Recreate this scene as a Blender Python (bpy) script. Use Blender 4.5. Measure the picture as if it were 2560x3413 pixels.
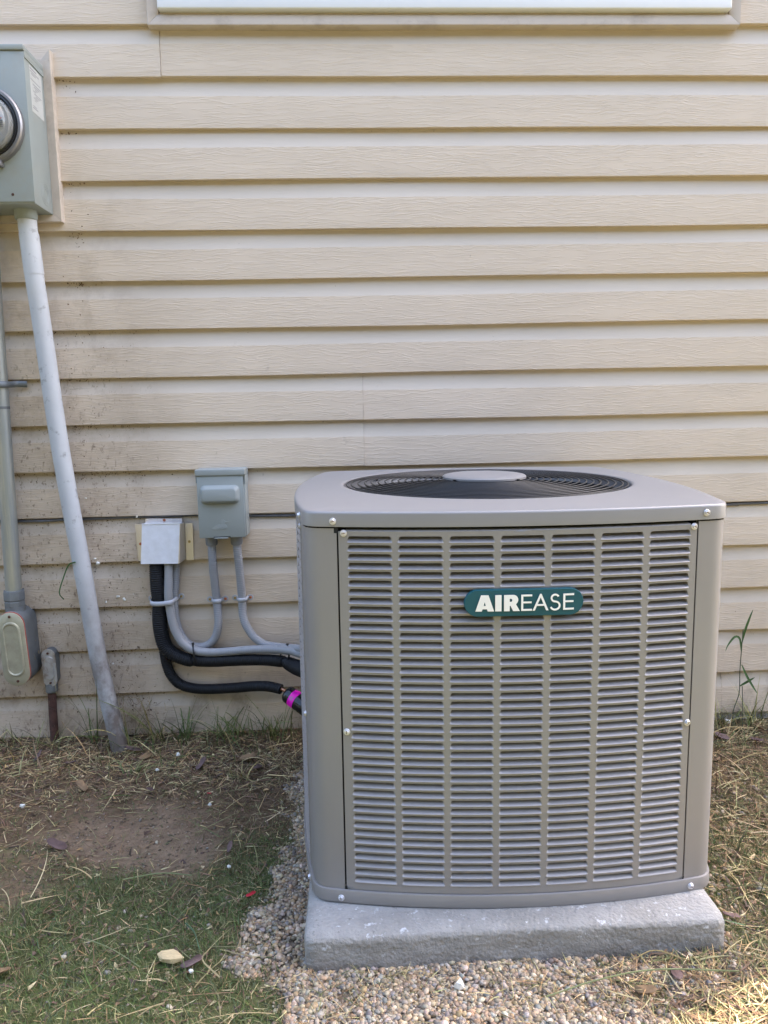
import bpy, bmesh, math, random
import numpy as np
from mathutils import Vector, Matrix, Euler, Quaternion
random.seed(7); RNG = np.random.default_rng(7)
sc = bpy.context.scene
for o in list(bpy.data.objects): bpy.data.objects.remove(o)
C = bpy.data.collections.new("place"); sc.collection.children.link(C)

# ------------------------------------------------------------------ camera, sky, sun, exposure
cd = bpy.data.cameras.new("camera"); cam = bpy.data.objects.new("camera", cd); C.objects.link(cam)
sc.camera = cam
cd.sensor_fit = 'VERTICAL'; cd.sensor_height = 36.0; cd.lens = 36.0 * 2563.0 / 3413.0
cd.clip_start = 0.02; cd.clip_end = 400
pitch, yaw, roll = 0.138005, 0.040663, -0.020173
fwd = Vector((math.sin(yaw)*math.cos(pitch), math.cos(yaw)*math.cos(pitch), -math.sin(pitch)))
rt = Vector((math.cos(yaw), -math.sin(yaw), 0)); up = rt.cross(fwd)
r2 = rt*math.cos(roll) + up*math.sin(roll); u2 = -rt*math.sin(roll) + up*math.cos(roll)
M = Matrix.Identity(4)
for i in range(3):
    M[i][0] = r2[i]; M[i][1] = u2[i]; M[i][2] = -fwd[i]
M.translation = Vector((0, -2.16031, 0.95787)); cam.matrix_world = M

SUN_AZ = math.atan2(0.908, 0.418); SUN_EL = math.radians(48)
world = bpy.data.worlds.new("World"); sc.world = world; world.use_nodes = True
wn = world.node_tree.nodes; wl = world.node_tree.links
sky = wn.new('ShaderNodeTexSky'); sky.sky_type = 'NISHITA'; sky.sun_disc = False
sky.sun_elevation = SUN_EL; sky.sun_rotation = SUN_AZ
sky.air_density = 1.0; sky.dust_density = 3.0; sky.ozone_density = 0.6
wl.new(sky.outputs[0], wn['Background'].inputs[0]); wn['Background'].inputs[1].default_value = 0.15
sd = bpy.data.lights.new("sun", 'SUN'); sd.energy = 3.6; sd.angle = math.radians(0.53); sd.color = (1.0, 0.93, 0.80)
sun = bpy.data.objects.new("sun", sd); C.objects.link(sun)
sv = Vector((math.sin(SUN_AZ)*math.cos(SUN_EL), math.cos(SUN_AZ)*math.cos(SUN_EL), math.sin(SUN_EL)))
sun.rotation_euler = sv.to_track_quat('Z', 'Y').to_euler(); sun.location = (3, 2, 8)
sc.view_settings.view_transform = 'Standard'; sc.view_settings.look = 'None'
sc.view_settings.gamma = 1.0; sc.view_settings.use_curve_mapping = False
sc.view_settings.exposure = 2.84
sc.view_settings.use_white_balance = True
sc.view_settings.white_balance_temperature = 6650
sc.view_settings.white_balance_tint = 13

# ------------------------------------------------------------------ helpers
def mesh_obj(name, verts, faces, mats, parent=None, smooth=False, loc=None):
    me = bpy.data.meshes.new(name); me.from_pydata([tuple(v) for v in verts], [], faces); me.update()
    return link_mesh(name, me, mats, parent, smooth, loc)
def link_mesh(name, me, mats, parent=None, smooth=False, loc=None):
    if mats is not None and not me.materials:
        for m in (mats if isinstance(mats, (list, tuple)) else [mats]): me.materials.append(m)
    if smooth is True:
        me.polygons.foreach_set('use_smooth', [True]*len(me.polygons))
    elif smooth:
        me.polygons.foreach_set('use_smooth', [True]*len(me.polygons))
        me.set_sharp_from_angle(angle=math.radians(smooth))
    o = bpy.data.objects.new(name, me); C.objects.link(o)
    if parent: o.parent = parent
    if loc is not None: o.location = loc
    return o
def bm_obj(name, bm, mats, parent=None, smooth=False, loc=None):
    me = bpy.data.meshes.new(name); bm.normal_update(); bm.to_mesh(me); bm.free()
    return link_mesh(name, me, mats, parent, smooth, loc)
def tag(o, label, cat, group=None, kind=None):
    if label: o['label'] = label
    if cat: o['category'] = cat
    if group: o['group'] = group
    if kind: o['kind'] = kind
    return o
def thing(name, label, cat, loc=(0, 0, 0), group=None):
    o = bpy.data.objects.new(name, None); o.empty_display_size = 0.05; C.objects.link(o)
    o.location = loc; return tag(o, label, cat, group)
def box_bm(bm, x0, x1, y0, y1, z0, z1, bev=0.0, seg=2, mi=0):
    vs = [bm.verts.new((x, y, z)) for x in (x0, x1) for y in (y0, y1) for z in (z0, z1)]
    fi = [(0, 1, 3, 2), (4, 6, 7, 5), (0, 4, 5, 1), (2, 3, 7, 6), (0, 2, 6, 4), (1, 5, 7, 3)]
    fs = [bm.faces.new([vs[i] for i in f]) for f in fi]
    for f in fs: f.material_index = mi
    if bev > 0:
        es = list({e for f in fs for e in f.edges})
        r = bmesh.ops.bevel(bm, geom=es, offset=bev, segments=seg, profile=0.5, affect='EDGES')
        for f in r['faces']: f.material_index = mi
    bmesh.ops.recalc_face_normals(bm, faces=bm.faces[:])
def box(name, x0, x1, y0, y1, z0, z1, m, parent=None, bev=0.0, seg=2, smooth=40):
    bm = bmesh.new(); box_bm(bm, x0, x1, y0, y1, z0, z1, bev, seg)
    return bm_obj(name, bm, m, parent, smooth if bev else False)
def catmull(pts, step):
    P = np.array(pts, float); n = len(P)
    Q = np.vstack([2*P[0]-P[1], P, 2*P[-1]-P[-2]]); out = []
    for i in range(n-1):
        p0, p1, p2, p3 = Q[i:i+4]; k = max(1, int(round(np.linalg.norm((p2-p1)[:3])/step)))
        for j in range(k):
            t = j/k
            out.append(0.5*((2*p1)+(-p0+p2)*t+(2*p0-5*p1+4*p2-p3)*t*t+(-p0+3*p1-3*p2+p3)*t**3))
    out.append(P[-1]); return np.array(out)
def tube_data(pts, r, seg=12, step=0.01, wave=0.0, period=0.005, smoothp=True, cap=True, flat=1.0):
    """pts rows (x,y,z[,r])"""
    P = np.array(pts, float)
    if P.shape[1] == 3: P = np.hstack([P, np.full((len(P), 1), r)])
    if smoothp: P = catmull(P, step)
    X = P[:, :3]; T = np.gradient(X, axis=0); T /= np.linalg.norm(T, axis=1)[:, None]
    s = np.concatenate([[0], np.cumsum(np.linalg.norm(np.diff(X, axis=0), axis=1))])
    a = np.array([0, -1.0, 0.01]); N = []
    n = a - T[0]*(a@T[0]); n /= np.linalg.norm(n)
    for t in T:
        n = n - t*(n@t); n /= np.linalg.norm(n); N.append(n.copy())
    N = np.array(N); Bn = np.cross(T, N); th = np.arange(seg)*2*math.pi/seg
    rad = P[:, 3]*(1 + wave*np.cos(2*math.pi*s/period))
    V = X[:, None, :] + rad[:, None, None]*(np.cos(th)[None, :, None]*N[:, None, :]*flat + np.sin(th)[None, :, None]*Bn[:, None, :])
    V = V.reshape(-1, 3); n_ = len(X); F = []
    for i in range(n_-1):
        for j in range(seg):
            k = (j+1) % seg; F.append((i*seg+j, i*seg+k, (i+1)*seg+k, (i+1)*seg+j))
    if cap: F.append(tuple(reversed(range(seg)))); F.append(tuple((n_-1)*seg+j for j in range(seg)))
    return V.tolist(), F
def tube(name, pts, r, m, parent=None, seg=12, step=0.01, **k):
    V, F = tube_data(pts, r, seg, step, **k)
    return mesh_obj(name, V, F, m, parent, smooth=60)
def lathe_data(prof, seg=24, axis='z', origin=(0, 0, 0)):
    V = []; F = []; n = len(prof)
    for r, h in prof:
        for j in range(seg):
            a = 2*math.pi*j/seg; c, s = r*math.cos(a), r*math.sin(a)
            v = {'z': (c, s, h), 'y': (c, h, s), 'x': (h, c, s)}[axis]
            V.append((v[0]+origin[0], v[1]+origin[1], v[2]+origin[2]))
    for i in range(n-1):
        for j in range(seg):
            k = (j+1) % seg; F.append((i*seg+j, i*seg+k, (i+1)*seg+k, (i+1)*seg+j))
    return V, F
def lathe(name, prof, m, parent=None, seg=24, axis='z', origin=(0, 0, 0), smooth=35):
    V, F = lathe_data(prof, seg, axis, origin)
    bm = bmesh.new(); vs = [bm.verts.new(v) for v in V]
    for f in F:
        try: bm.faces.new([vs[i] for i in f])
        except ValueError: pass
    for i, (r, h) in enumerate(prof):
        if i in (0, len(prof)-1) and r > 1e-6: bm.faces.new([vs[i*seg+j] for j in range(seg)])
    bmesh.ops.remove_doubles(bm, verts=bm.verts[:], dist=1e-6)
    bmesh.ops.recalc_face_normals(bm, faces=bm.faces[:])
    return bm_obj(name, bm, m, parent, smooth)
def merge(parts):
    V = []; F = []
    for v, f in parts:
        o = len(V); V += list(v); F += [tuple(i+o for i in q) for q in f]
    return V, F

# ------------------------------------------------------------------ materials
def mat(name, col, rough=0.5, metal=0.0, var=0.0, vscale=8.0, vdetail=4.0, bump=0.0, bscale=200.0, bdist=0.001, spec=None, stretch=None, bdetail=3.0, rvar=0.0):
    m = bpy.data.materials.new(name); m.use_nodes = True
    N = m.node_tree.nodes; L = m.node_tree.links; b = N['Principled BSDF']
    b.inputs['Base Color'].default_value = (*col, 1); b.inputs['Roughness'].default_value = rough
    b.inputs['Metallic'].default_value = metal
    if spec is not None: b.inputs['Specular IOR Level'].default_value = spec
    tc = N.new('ShaderNodeTexCoord'); mp = N.new('ShaderNodeMapping'); L.new(tc.outputs['Object'], mp.inputs[0])
    if stretch: mp.inputs['Scale'].default_value = stretch
    m['map'] = mp.name
    if var > 0:
        n = N.new('ShaderNodeTexNoise'); n.inputs['Scale'].default_value = vscale; n.inputs['Detail'].default_value = vdetail
        n.inputs['Roughness'].default_value = 0.6
        L.new(mp.outputs[0], n.inputs['Vector'])
        mr = N.new('ShaderNodeMapRange'); mr.inputs[1].default_value = 0.3; mr.inputs[2].default_value = 0.7
        mr.inputs[3].default_value = 1-var; mr.inputs[4].default_value = 1+var
        L.new(n.outputs[0], mr.inputs[0])
        mx = N.new('ShaderNodeMix'); mx.data_type = 'RGBA'; mx.blend_type = 'MULTIPLY'; mx.inputs[0].default_value = 1
        mx.inputs[6].default_value = (*col, 1); L.new(mr.outputs[0], mx.inputs[7]); L.new(mx.outputs[2], b.inputs['Base Color'])
        if rvar:
            m2 = N.new('ShaderNodeMapRange'); m2.inputs[1].default_value = 0.3; m2.inputs[2].default_value = 0.7
            m2.inputs[3].default_value = rough-rvar; m2.inputs[4].default_value = rough+rvar
            L.new(n.outputs[0], m2.inputs[0]); L.new(m2.outputs[0], b.inputs['Roughness'])
    if bump > 0:
        n2 = N.new('ShaderNodeTexNoise'); n2.inputs['Scale'].default_value = bscale; n2.inputs['Detail'].default_value = bdetail
        L.new(mp.outputs[0], n2.inputs['Vector'])
        bp = N.new('ShaderNodeBump'); bp.inputs['Strength'].default_value = bump; bp.inputs['Distance'].default_value = bdist
        L.new(n2.outputs[0], bp.inputs['Height']); L.new(bp.outputs[0], b.inputs['Normal'])
    return m
def base_socket(m):
    b = m.node_tree.nodes['Principled BSDF']; s = b.inputs['Base Color']
    return b, s, (s.links[0].from_socket if s.links else None)
def add_stain(m, color, scale, lo, hi, amount, stretch=(1, 1, 1), grad=None, detail=8):
    """dirt with a shape of its own mixed over the base colour; grad = ('x'|'z', a, b): full at a, none at b (world metres)"""
    N = m.node_tree.nodes; L = m.node_tree.links; b, s, src = base_socket(m)
    g = N.new('ShaderNodeNewGeometry'); mp = N.new('ShaderNodeMapping'); mp.inputs['Scale'].default_value = stretch
    L.new(g.outputs['Position'], mp.inputs[0])
    n = N.new('ShaderNodeTexNoise'); n.inputs['Scale'].default_value = scale; n.inputs['Detail'].default_value = detail
    n.inputs['Roughness'].default_value = 0.65; L.new(mp.outputs[0], n.inputs['Vector'])
    mr = N.new('ShaderNodeMapRange'); mr.inputs[1].default_value = lo; mr.inputs[2].default_value = hi
    mr.inputs[3].default_value = 0; mr.inputs[4].default_value = amount; L.new(n.outputs[0], mr.inputs[0]); fac = mr.outputs[0]
    for gr in (grad or []):
        ax, a, c_ = gr; sp = N.new('ShaderNodeSeparateXYZ'); L.new(g.outputs['Position'], sp.inputs[0])
        m2 = N.new('ShaderNodeMapRange'); m2.interpolation_type = 'SMOOTHSTEP'
        m2.inputs[1].default_value = a; m2.inputs[2].default_value = c_; m2.inputs[3].default_value = 1; m2.inputs[4].default_value = 0
        L.new(sp.outputs['XYZ'.index(ax.upper())], m2.inputs[0])
        mm = N.new('ShaderNodeMath'); mm.operation = 'MULTIPLY'; L.new(fac, mm.inputs[0]); L.new(m2.outputs[0], mm.inputs[1]); fac = mm.outputs[0]
    mx = N.new('ShaderNodeMix'); mx.data_type = 'RGBA'; L.new(fac, mx.inputs[0])
    if src: L.new(src, mx.inputs[6])
    else: mx.inputs[6].default_value = s.default_value
    mx.inputs[7].default_value = (*color, 1); L.new(mx.outputs[2], s)
def attr_mat(name, rough=0.6, trans=0.0, spec=0.3, bump=0.0, bscale=300):
    m = mat(name, (0.5, 0.5, 0.5), rough, spec=spec, bump=bump, bscale=bscale)
    N = m.node_tree.nodes; L = m.node_tree.links; b = N['Principled BSDF']
    a = N.new('ShaderNodeAttribute'); a.attribute_name = 'tint'; L.new(a.outputs['Color'], b.inputs['Base Color'])
    if trans: 
        b.inputs['Subsurface Weight'].default_value = 0.0
        b.inputs['Transmission Weight'].default_value = 0.0
    return m

SID = (0.67, 0.553, 0.422)
def siding_mat(name, col, grain):
    m = mat(name, col, 0.55 if grain else 0.5, spec=0.35, var=0.035, vscale=3.0, vdetail=5, stretch=(1, 1, 6))
    N = m.node_tree.nodes; L = m.node_tree.links; b = N['Principled BSDF']
    g = N.new('ShaderNodeNewGeometry')
    # wood grain relief: long wavy ridges
    mp = N.new('ShaderNodeMapping'); mp.inputs['Scale'].default_value = (9, 9, 150) if grain else (5, 5, 40)
    dn = N.new('ShaderNodeTexNoise'); dn.inputs['Scale'].default_value = 9; dn.inputs['Detail'].default_value = 2
    L.new(g.outputs['Position'], dn.inputs['Vector'])
    ad = N.new('ShaderNodeVectorMath'); ad.operation = 'MULTIPLY_ADD'; ad.inputs[1].default_value = (0.0, 0.0, 0.03)
    L.new(dn.outputs['Color'], ad.inputs[0]); L.new(g.outputs['Position'], ad.inputs[2]); L.new(ad.outputs[0], mp.inputs[0])
    n = N.new('ShaderNodeTexNoise'); n.inputs['Scale'].default_value = 1.0; n.inputs['Detail'].default_value = 2.5; n.inputs['Roughness'].default_value = 0.5
    L.new(mp.outputs[0], n.inputs['Vector'])
    # ridges where the noise crosses its middle
    sb = N.new('ShaderNodeMath'); sb.operation = 'SUBTRACT'; sb.inputs[1].default_value = 0.5; L.new(n.outputs[0], sb.inputs[0])
    ab = N.new('ShaderNodeMath'); ab.operation = 'ABSOLUTE'; L.new(sb.outputs[0], ab.inputs[0])
    mr = N.new('ShaderNodeMapRange'); mr.inputs[1].default_value = 0.0; mr.inputs[2].default_value = 0.05; mr.inputs[3].default_value = 1; mr.inputs[4].default_value = 0
    L.new(ab.outputs[0], mr.inputs[0])
    bp = N.new('ShaderNodeBump'); bp.inputs['Strength'].default_value = 0.75 if grain else 0.12; bp.inputs['Distance'].default_value = 0.0007
    L.new(mr.outputs[0], bp.inputs['Height']); L.new(bp.outputs[0], b.inputs['Normal'])
    # dusty film heavier low on the wall and round the pipes at the left
    add_stain(m, (0.36, 0.30, 0.22), 5.0, 0.42, 0.75, 0.40, (1, 1, 1.5), [('z', 0.0, 1.5)])
    add_stain(m, (0.27, 0.195, 0.125), 14.0, 0.48, 0.70, 0.6, (1, 1, 0.8), [('x', -0.75, -0.45), ('z', 1.0, 1.9)])
    add_stain(m, (0.13, 0.085, 0.055), 75.0, 0.57, 0.66, 0.85, (1.3, 1, 0.8), [('x', -0.72, -0.48), ('z', 0.7, 1.4)])
    add_stain(m, (0.33, 0.25, 0.17), 3.0, 0.30, 0.60, 0.5, (1, 1, 1), [('x', -0.62, -0.30), ('z', 0.9, 1.6)])
    add_stain(m, (0.18, 0.13, 0.09), 16.0, 0.50, 0.72, 0.7, (1, 1, 0.6), [('z', 0.05, 0.30)])
    add_stain(m, (0.20, 0.145, 0.095), 26.0, 0.66, 0.74, 0.7, (1, 1, 0.7), [('x', -0.45, 0.3), ('z', 0.8, 1.3)])
    add_stain(m, (0.30, 0.25, 0.19), 60.0, 0.74, 0.80, 0.6)
    return m
M_SG = siding_mat('siding_grain', SID, True)
M_SC = siding_mat('siding_chalky', (0.62, 0.535, 0.430), False)
M_TRIM = mat('vinyl_trim', (0.57, 0.485, 0.395), 0.5, var=0.04, vscale=6, spec=0.35)
add_stain(M_TRIM, (0.25, 0.19, 0.14), 14, 0.5, 0.75, 0.5)
M_WHITE = mat('white_vinyl', (0.83, 0.84, 0.84), 0.35, var=0.01)
M_FOUND = mat('painted_foundation', (0.62, 0.62, 0.60), 0.85, var=0.15, vscale=18, bump=0.6, bscale=80, bdist=0.003)
add_stain(M_FOUND, (0.15, 0.10, 0.07), 22, 0.5, 0.68, 0.9)
M_ROOF = mat('roof_shingle', (0.12, 0.11, 0.10), 0.9, var=0.3, vscale=12)
M_GLASSW = mat('window_glass', (0.03, 0.035, 0.04), 0.05)
M_PAINT = mat('unit_paint', (0.272, 0.257, 0.250), 0.42, metal=0.15, var=0.03, vscale=2.5, bump=0.10, bscale=900, bdist=0.0004, spec=0.5, rvar=0.04)
add_stain(M_PAINT, (0.40, 0.37, 0.32), 4.0, 0.50, 0.80, 0.22, (1, 1, 0.4))
M_LOUV = mat('louver_paint_lit', (0.335, 0.312, 0.302), 0.36, metal=0.2, var=0.06, vscale=30, bump=0.30, bscale=260, bdist=0.0010, spec=0.5)  # unit paint made lighter on the slats to paint in light contrast
M_CAP = mat('cap_paint', (0.285, 0.277, 0.274), 0.42, metal=0.2, var=0.03, vscale=4, bump=0.18, bscale=700, bdist=0.0005, spec=0.5)
M_DARK = mat('dark_interior', (0.010, 0.010, 0.011), 0.7)
M_COIL = mat('coil_fins', (0.018, 0.017, 0.016), 0.5, metal=0.5, var=0.4, vscale=400, stretch=(1, 1, 0.05))
M_WIRE = mat('guard_wire', (0.030, 0.030, 0.031), 0.42, metal=0.2)
M_BLADE = mat('fan_blade', (0.010, 0.013, 0.018), 0.5, metal=0.4)
M_ZINC = mat('zinc_screw', (0.70, 0.70, 0.73), 0.35, metal=0.7, var=0.1, vscale=300)
M_GAP = mat('slot_shadow', (0.012, 0.012, 0.012), 0.8)
M_TEAL = mat('badge_teal', (0.0, 0.080, 0.105), 0.45, var=0.02)
M_CREAM = mat('badge_cream', (0.93, 0.91, 0.85), 0.45)
M_BOX = mat('grey_enamel', (0.285, 0.315, 0.305), 0.42, var=0.03, vscale=6, bump=0.08, bscale=500, bdist=0.0005)
M_METER = mat('meter_enamel', (0.285, 0.315, 0.295), 0.5, var=0.06, vscale=7, bump=0.1, bscale=400, bdist=0.0006)
add_stain(M_METER, (0.30, 0.27, 0.2), 12, 0.55, 0.8, 0.5)
M_STEEL = mat('ring_steel', (0.30, 0.285, 0.28), 0.42, metal=0.8, var=0.15, vscale=20)
M_GLASS = bpy.data.materials.new('meter_glass'); M_GLASS.use_nodes = True
_b = M_GLASS.node_tree.nodes['Principled BSDF']; _b.inputs['Transmission Weight'].default_value = 1.0
_b.inputs['Roughness'].default_value = 0.03; _b.inputs['IOR'].default_value = 1.35
M_DIAL = mat('dial_face', (0.60, 0.60, 0.56), 0.6, var=0.1, vscale=30)
M_LABEL = mat('label_paper', (0.50, 0.51, 0.48), 0.6, var=0.05, vscale=40)
M_RED = mat('label_red', (0.50, 0.16, 0.13), 0.6)
M_INK = mat('label_ink', (0.30, 0.30, 0.31), 0.6)
M_PVC = mat('weathered_pvc', (0.46, 0.475, 0.485), 0.55, var=0.06, vscale=14, bump=0.15, bscale=250, bdist=0.0006)
add_stain(M_PVC, (0.62, 0.63, 0.63), 5, 0.3, 0.7, 0.9, (1, 1, 0.5), [('z', 1.5, 0.9)])
add_stain(M_PVC, (0.13, 0.12, 0.11), 30, 0.60, 0.72, 0.7)
add_stain(M_PVC, (0.15, 0.12, 0.10), 14, 0.34, 0.58, 0.9, (1, 1, 0.7), [('z', 0.12, 0.60)])
M_GALV = mat('galvanised_pipe', (0.33, 0.355, 0.345), 0.42, metal=0.6, var=0.12, vscale=9, stretch=(1, 1, 0.15), bump=0.1, bscale=200)
add_stain(M_GALV, (0.47, 0.46, 0.38), 9, 0.45, 0.62, 0.7, (6, 6, 0.4))
M_CAST = mat('cast_fitting', (0.17, 0.185, 0.19), 0.55, metal=0.4, var=0.15, vscale=25, bump=0.3, bscale=250)
M_COVER = mat('fitting_cover', (0.40, 0.385, 0.28), 0.55, metal=0.3, var=0.12, vscale=18, bump=0.2, bscale=300)
add_stain(M_COVER, (0.22, 0.20, 0.15), 20, 0.5, 0.75, 0.6)
M_COVER2 = mat('worn_cover', (0.40, 0.385, 0.35), 0.6, metal=0.3, var=0.18, vscale=30, bump=0.3, bscale=250)
add_stain(M_COVER2, (0.16, 0.10, 0.06), 28, 0.5, 0.68, 0.8)
M_RUST = mat('rusty_iron', (0.085, 0.04, 0.03), 0.85, var=0.5, vscale=45, bump=0.8, bscale=120, bdist=0.002)
M_GASKET = mat('red_gasket', (0.45, 0.10, 0.07), 0.6)
M_BOLT = mat('rusty_bolt', (0.10, 0.045, 0.03), 0.7, metal=0.3)
M_GTOP = mat('galvanised_sky_tint', (0.72, 0.75, 0.82), 0.42, metal=0.10, var=0.07, vscale=55, vdetail=7, rvar=0.12, bump=0.05, bscale=100)  # pale blue base colour stands in for the sky reflected in the metal
M_GBRONZE = mat('galvanised_flange', (0.62, 0.575, 0.52), 0.34, metal=0.6, var=0.10, vscale=15, stretch=(3, 1, 0.6))
M_COPPER = mat('copper_screw', (0.50, 0.20, 0.11), 0.4, metal=0.8)
M_COPPER2 = mat('copper_pipe', (0.55, 0.28, 0.18), 0.35, metal=0.9)
M_BRASS = mat('brass_screw', (0.45, 0.36, 0.20), 0.35, metal=0.9)
M_FLEX = mat('flex_conduit', (0.285, 0.295, 0.31), 0.42, var=0.05, vscale=20)
M_FIT = mat('conduit_connector', (0.20, 0.21, 0.225), 0.45, var=0.05, vscale=20)
M_STRAP = mat('grey_strap', (0.42, 0.44, 0.48), 0.4)
M_FOAM = mat('black_insulation', (0.008, 0.009, 0.011), 0.62, bump=0.5, bscale=900, bdist=0.0008, spec=0.35)
M_BLACK = mat('black_plastic', (0.012, 0.012, 0.013), 0.35)
M_DRIER = mat('black_enamel', (0.010, 0.011, 0.013), 0.22)
M_MAG = mat('magenta_label', (0.90, 0.0, 0.52), 0.45)
M_CABLE = mat('grey_cable', (0.115, 0.12, 0.13), 0.5, var=0.2, vscale=25)
M_CONC = mat('concrete', (0.33, 0.32, 0.30), 0.85, var=0.13, vscale=35, vdetail=8, bump=1.0, bscale=150, bdist=0.004, bdetail=6)
add_stain(M_CONC, (0.20, 0.19, 0.165), 6, 0.42, 0.66, 0.6, (1, 1, 1.5))
add_stain(M_CONC, (0.62, 0.63, 0.65), 60, 0.60, 0.68, 0.8)
add_stain(M_CONC, (0.16, 0.13, 0.10), 20, 0.40, 0.62, 0.7, (1, 1, 1), [('z', 0.03, 0.065)])
add_stain(M_CONC, (0.13, 0.12, 0.11), 90, 0.62, 0.70, 0.7)
M_WOOD = mat('fresh_wood', (0.66, 0.50, 0.27), 0.7, var=0.15, vscale=60, stretch=(1, 6, 6), bump=0.5, bscale=120, bdist=0.002)
M_FLECK = mat('white_foam', (0.80, 0.79, 0.72), 0.8, var=0.1, vscale=100)
M_LEAF = mat('dead_leaf', (0.15, 0.095, 0.085), 0.75, var=0.35, vscale=40, bump=0.4, bscale=150, bdist=0.001)
M_LEAF2 = mat('tan_leaf', (0.26, 0.165, 0.085), 0.75, var=0.35, vscale=40, bump=0.4, bscale=150, bdist=0.001)
M_REDLEAF = mat('red_leaf', (0.50, 0.02, 0.035), 0.55, var=0.2, vscale=60)
M_WEED = mat('weed_leaf', (0.055, 0.125, 0.035), 0.5, var=0.2, vscale=50)
M_STEM = mat('weed_stem', (0.06, 0.085, 0.05), 0.6)
M_PEB = attr_mat('pebbles', 0.6, spec=0.4, bump=0.2, bscale=400)
M_GRASS = attr_mat('grass_blades', 0.55, spec=0.25)
M_LITTER = attr_mat('litter', 0.75, spec=0.2)
M_DEB = attr_mat('wall_debris', 0.9, spec=0.1)

# ------------------------------------------------------------------ ground
def vnoise(x, y, s, seed=0):
    rs = np.random.RandomState(seed); t = rs.rand(256, 256)
    X = np.asarray(x)*s+37.3; Y = np.asarray(y)*s+91.7; xi = np.floor(X).astype(int); yi = np.floor(Y).astype(int)
    fx = X-xi; fy = Y-yi; fx = fx*fx*(3-2*fx); fy = fy*fy*(3-2*fy)
    g = lambda a, b: t[a % 256, b % 256]
    return (g(xi, yi)*(1-fx)+g(xi+1, yi)*fx)*(1-fy)+(g(xi, yi+1)*(1-fx)+g(xi+1, yi+1)*fx)*fy
def fbm(x, y, s, o=4, seed=0):
    v = 0; a = 1; n = 0
    for i in range(o): v = v + a*vnoise(x, y, s*2**i, seed+i); n += a; a *= 0.55
    return v/n
def sstep(a, b, x):
    t = np.clip((np.asarray(x)-a)/(b-a), 0, 1); return t*t*(3-2*t)
def gravel_mask(x, y):
    n = (fbm(x, y, 22, 4, 11)-0.5)*0.11
    left = -0.142 + n - 0.045*sstep(-0.55, -0.85, y) + 0.075*sstep(-0.96, -1.08, y)
    front = -1.19 + n*1.5
    right = 0.70 + n
    m = sstep(left-0.035, left+0.012, x)*sstep(right+0.03, right-0.03, x)*sstep(front-0.03, front+0.03, y)*sstep(-0.10, -0.2, y)
    m = m*(1-0.9*sstep(0.30, 0.50, x)*sstep(0.30, 0.55, fbm(x, y, 11, 3, 5)+0.35*sstep(0.4, 0.75, x)))
    return np.clip(m, 0, 1)
def bare_mask(x, y):
    d = np.hypot((x+0.50)/0.22, (y+0.54+0.25*(x+0.5))/0.15)
    d2 = np.hypot((x+0.80)/0.2, (y+0.70)/0.14)
    n = (fbm(x, y, 9, 4, 21)-0.5)*1.1
    return np.clip(sstep(1.25, 0.6, d+n)+0.5*sstep(1.2, 0.7, d2+n), 0, 1)
def green_mask(x, y):
    n = fbm(x, y, 6, 4, 31)
    g = sstep(-0.55, -0.85, y+(n-0.5)*0.5+0.12*(-x-0.3))
    g = g*(1-0.92*sstep(0.3, 0.5, x)); g = np.maximum(g, 0.35*sstep(0.6, 0.8, x)*sstep(0.35, 0.6, n)*sstep(-1.0, -0.85, y))
    g = np.maximum(g, 0.9*sstep(-0.36, -0.22, x)*sstep(-0.45, -0.7, y))
    return np.clip(g*(0.55+0.75*n)*(1-gravel_mask(x, y))*(1-0.9*bare_mask(x, y)), 0, 1)
def gh(x, y):
    x = np.asarray(x, float); y = np.asarray(y, float)
    h = 0.004 + 0.026*sstep(-0.15, -1.0, y) + 0.012*(fbm(x, y, 5, 4, 41)-0.5) + 0.006*(fbm(x, y, 40, 3, 51)-0.5)
    h = h + 0.030*sstep(-0.14, -0.01, y)*sstep(0.9, 0.5, x)*(0.55+0.7*fbm(x, y, 12, 3, 61))
    h = h - 0.006*bare_mask(x, y) + 0.010*(fbm(x, y, 22, 4, 45)-0.5)*bare_mask(x, y) + 0.005*(fbm(x, y, 60, 2, 47)-0.5)
    far = sstep(3, 10, np.hypot(x, y)); return h*(1-far)+0.0*far
def axis_pts(a, b, st, lo, hi):
    c = list(np.arange(a, b+1e-9, st)); s = st
    r = [c[-1]]
    while r[-1] < hi: s *= 1.35; r.append(r[-1]+s)
    s = st; l = [c[0]]
    while l[-1] > lo: s *= 1.35; l.append(l[-1]-s)
    return np.array(l[:0:-1]+c+r[1:])
gx = axis_pts(-1.3, 1.5, 0.009, -150, 150); gy = axis_pts(-1.5, 0.0, 0.009, -150, 150)
GX, GY = np.meshgrid(gx, gy); GZ = gh(GX, GY)
V = np.stack([GX, GY, GZ], -1).reshape(-1, 3); ny, nx = GX.shape
idx = np.arange(nx*ny).reshape(ny, nx)
F = np.stack([idx[:-1, :-1], idx[:-1, 1:], idx[1:, 1:], idx[1:, :-1]], -1).reshape(-1, 4)
def np_mesh(name, V, F, tint=None, mats=None, smooth=False):
    me = bpy.data.meshes.new(name); k = F.shape[1]
    me.vertices.add(len(V)); me.vertices.foreach_set('co', np.asarray(V, np.float32).ravel())
    me.loops.add(F.size); me.loops.foreach_set('vertex_index', F.ravel().astype(np.int32))
    me.polygons.add(len(F)); me.polygons.foreach_set('loop_start', np.arange(0, F.size, k, dtype=np.int32))
    me.update(calc_edges=True)
    if smooth: me.polygons.foreach_set('use_smooth', np.ones(len(F), bool))
    if tint is not None:
        a = me.color_attributes.new('tint', 'FLOAT_COLOR', 'POINT')
        col = np.ones((len(V), 4), np.float32); col[:, :3] = tint; a.data.foreach_set('color', col.ravel())
    o = bpy.data.objects.new(name, me); C.objects.link(o)
    if mats: me.materials.append(mats)
    return o
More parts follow.
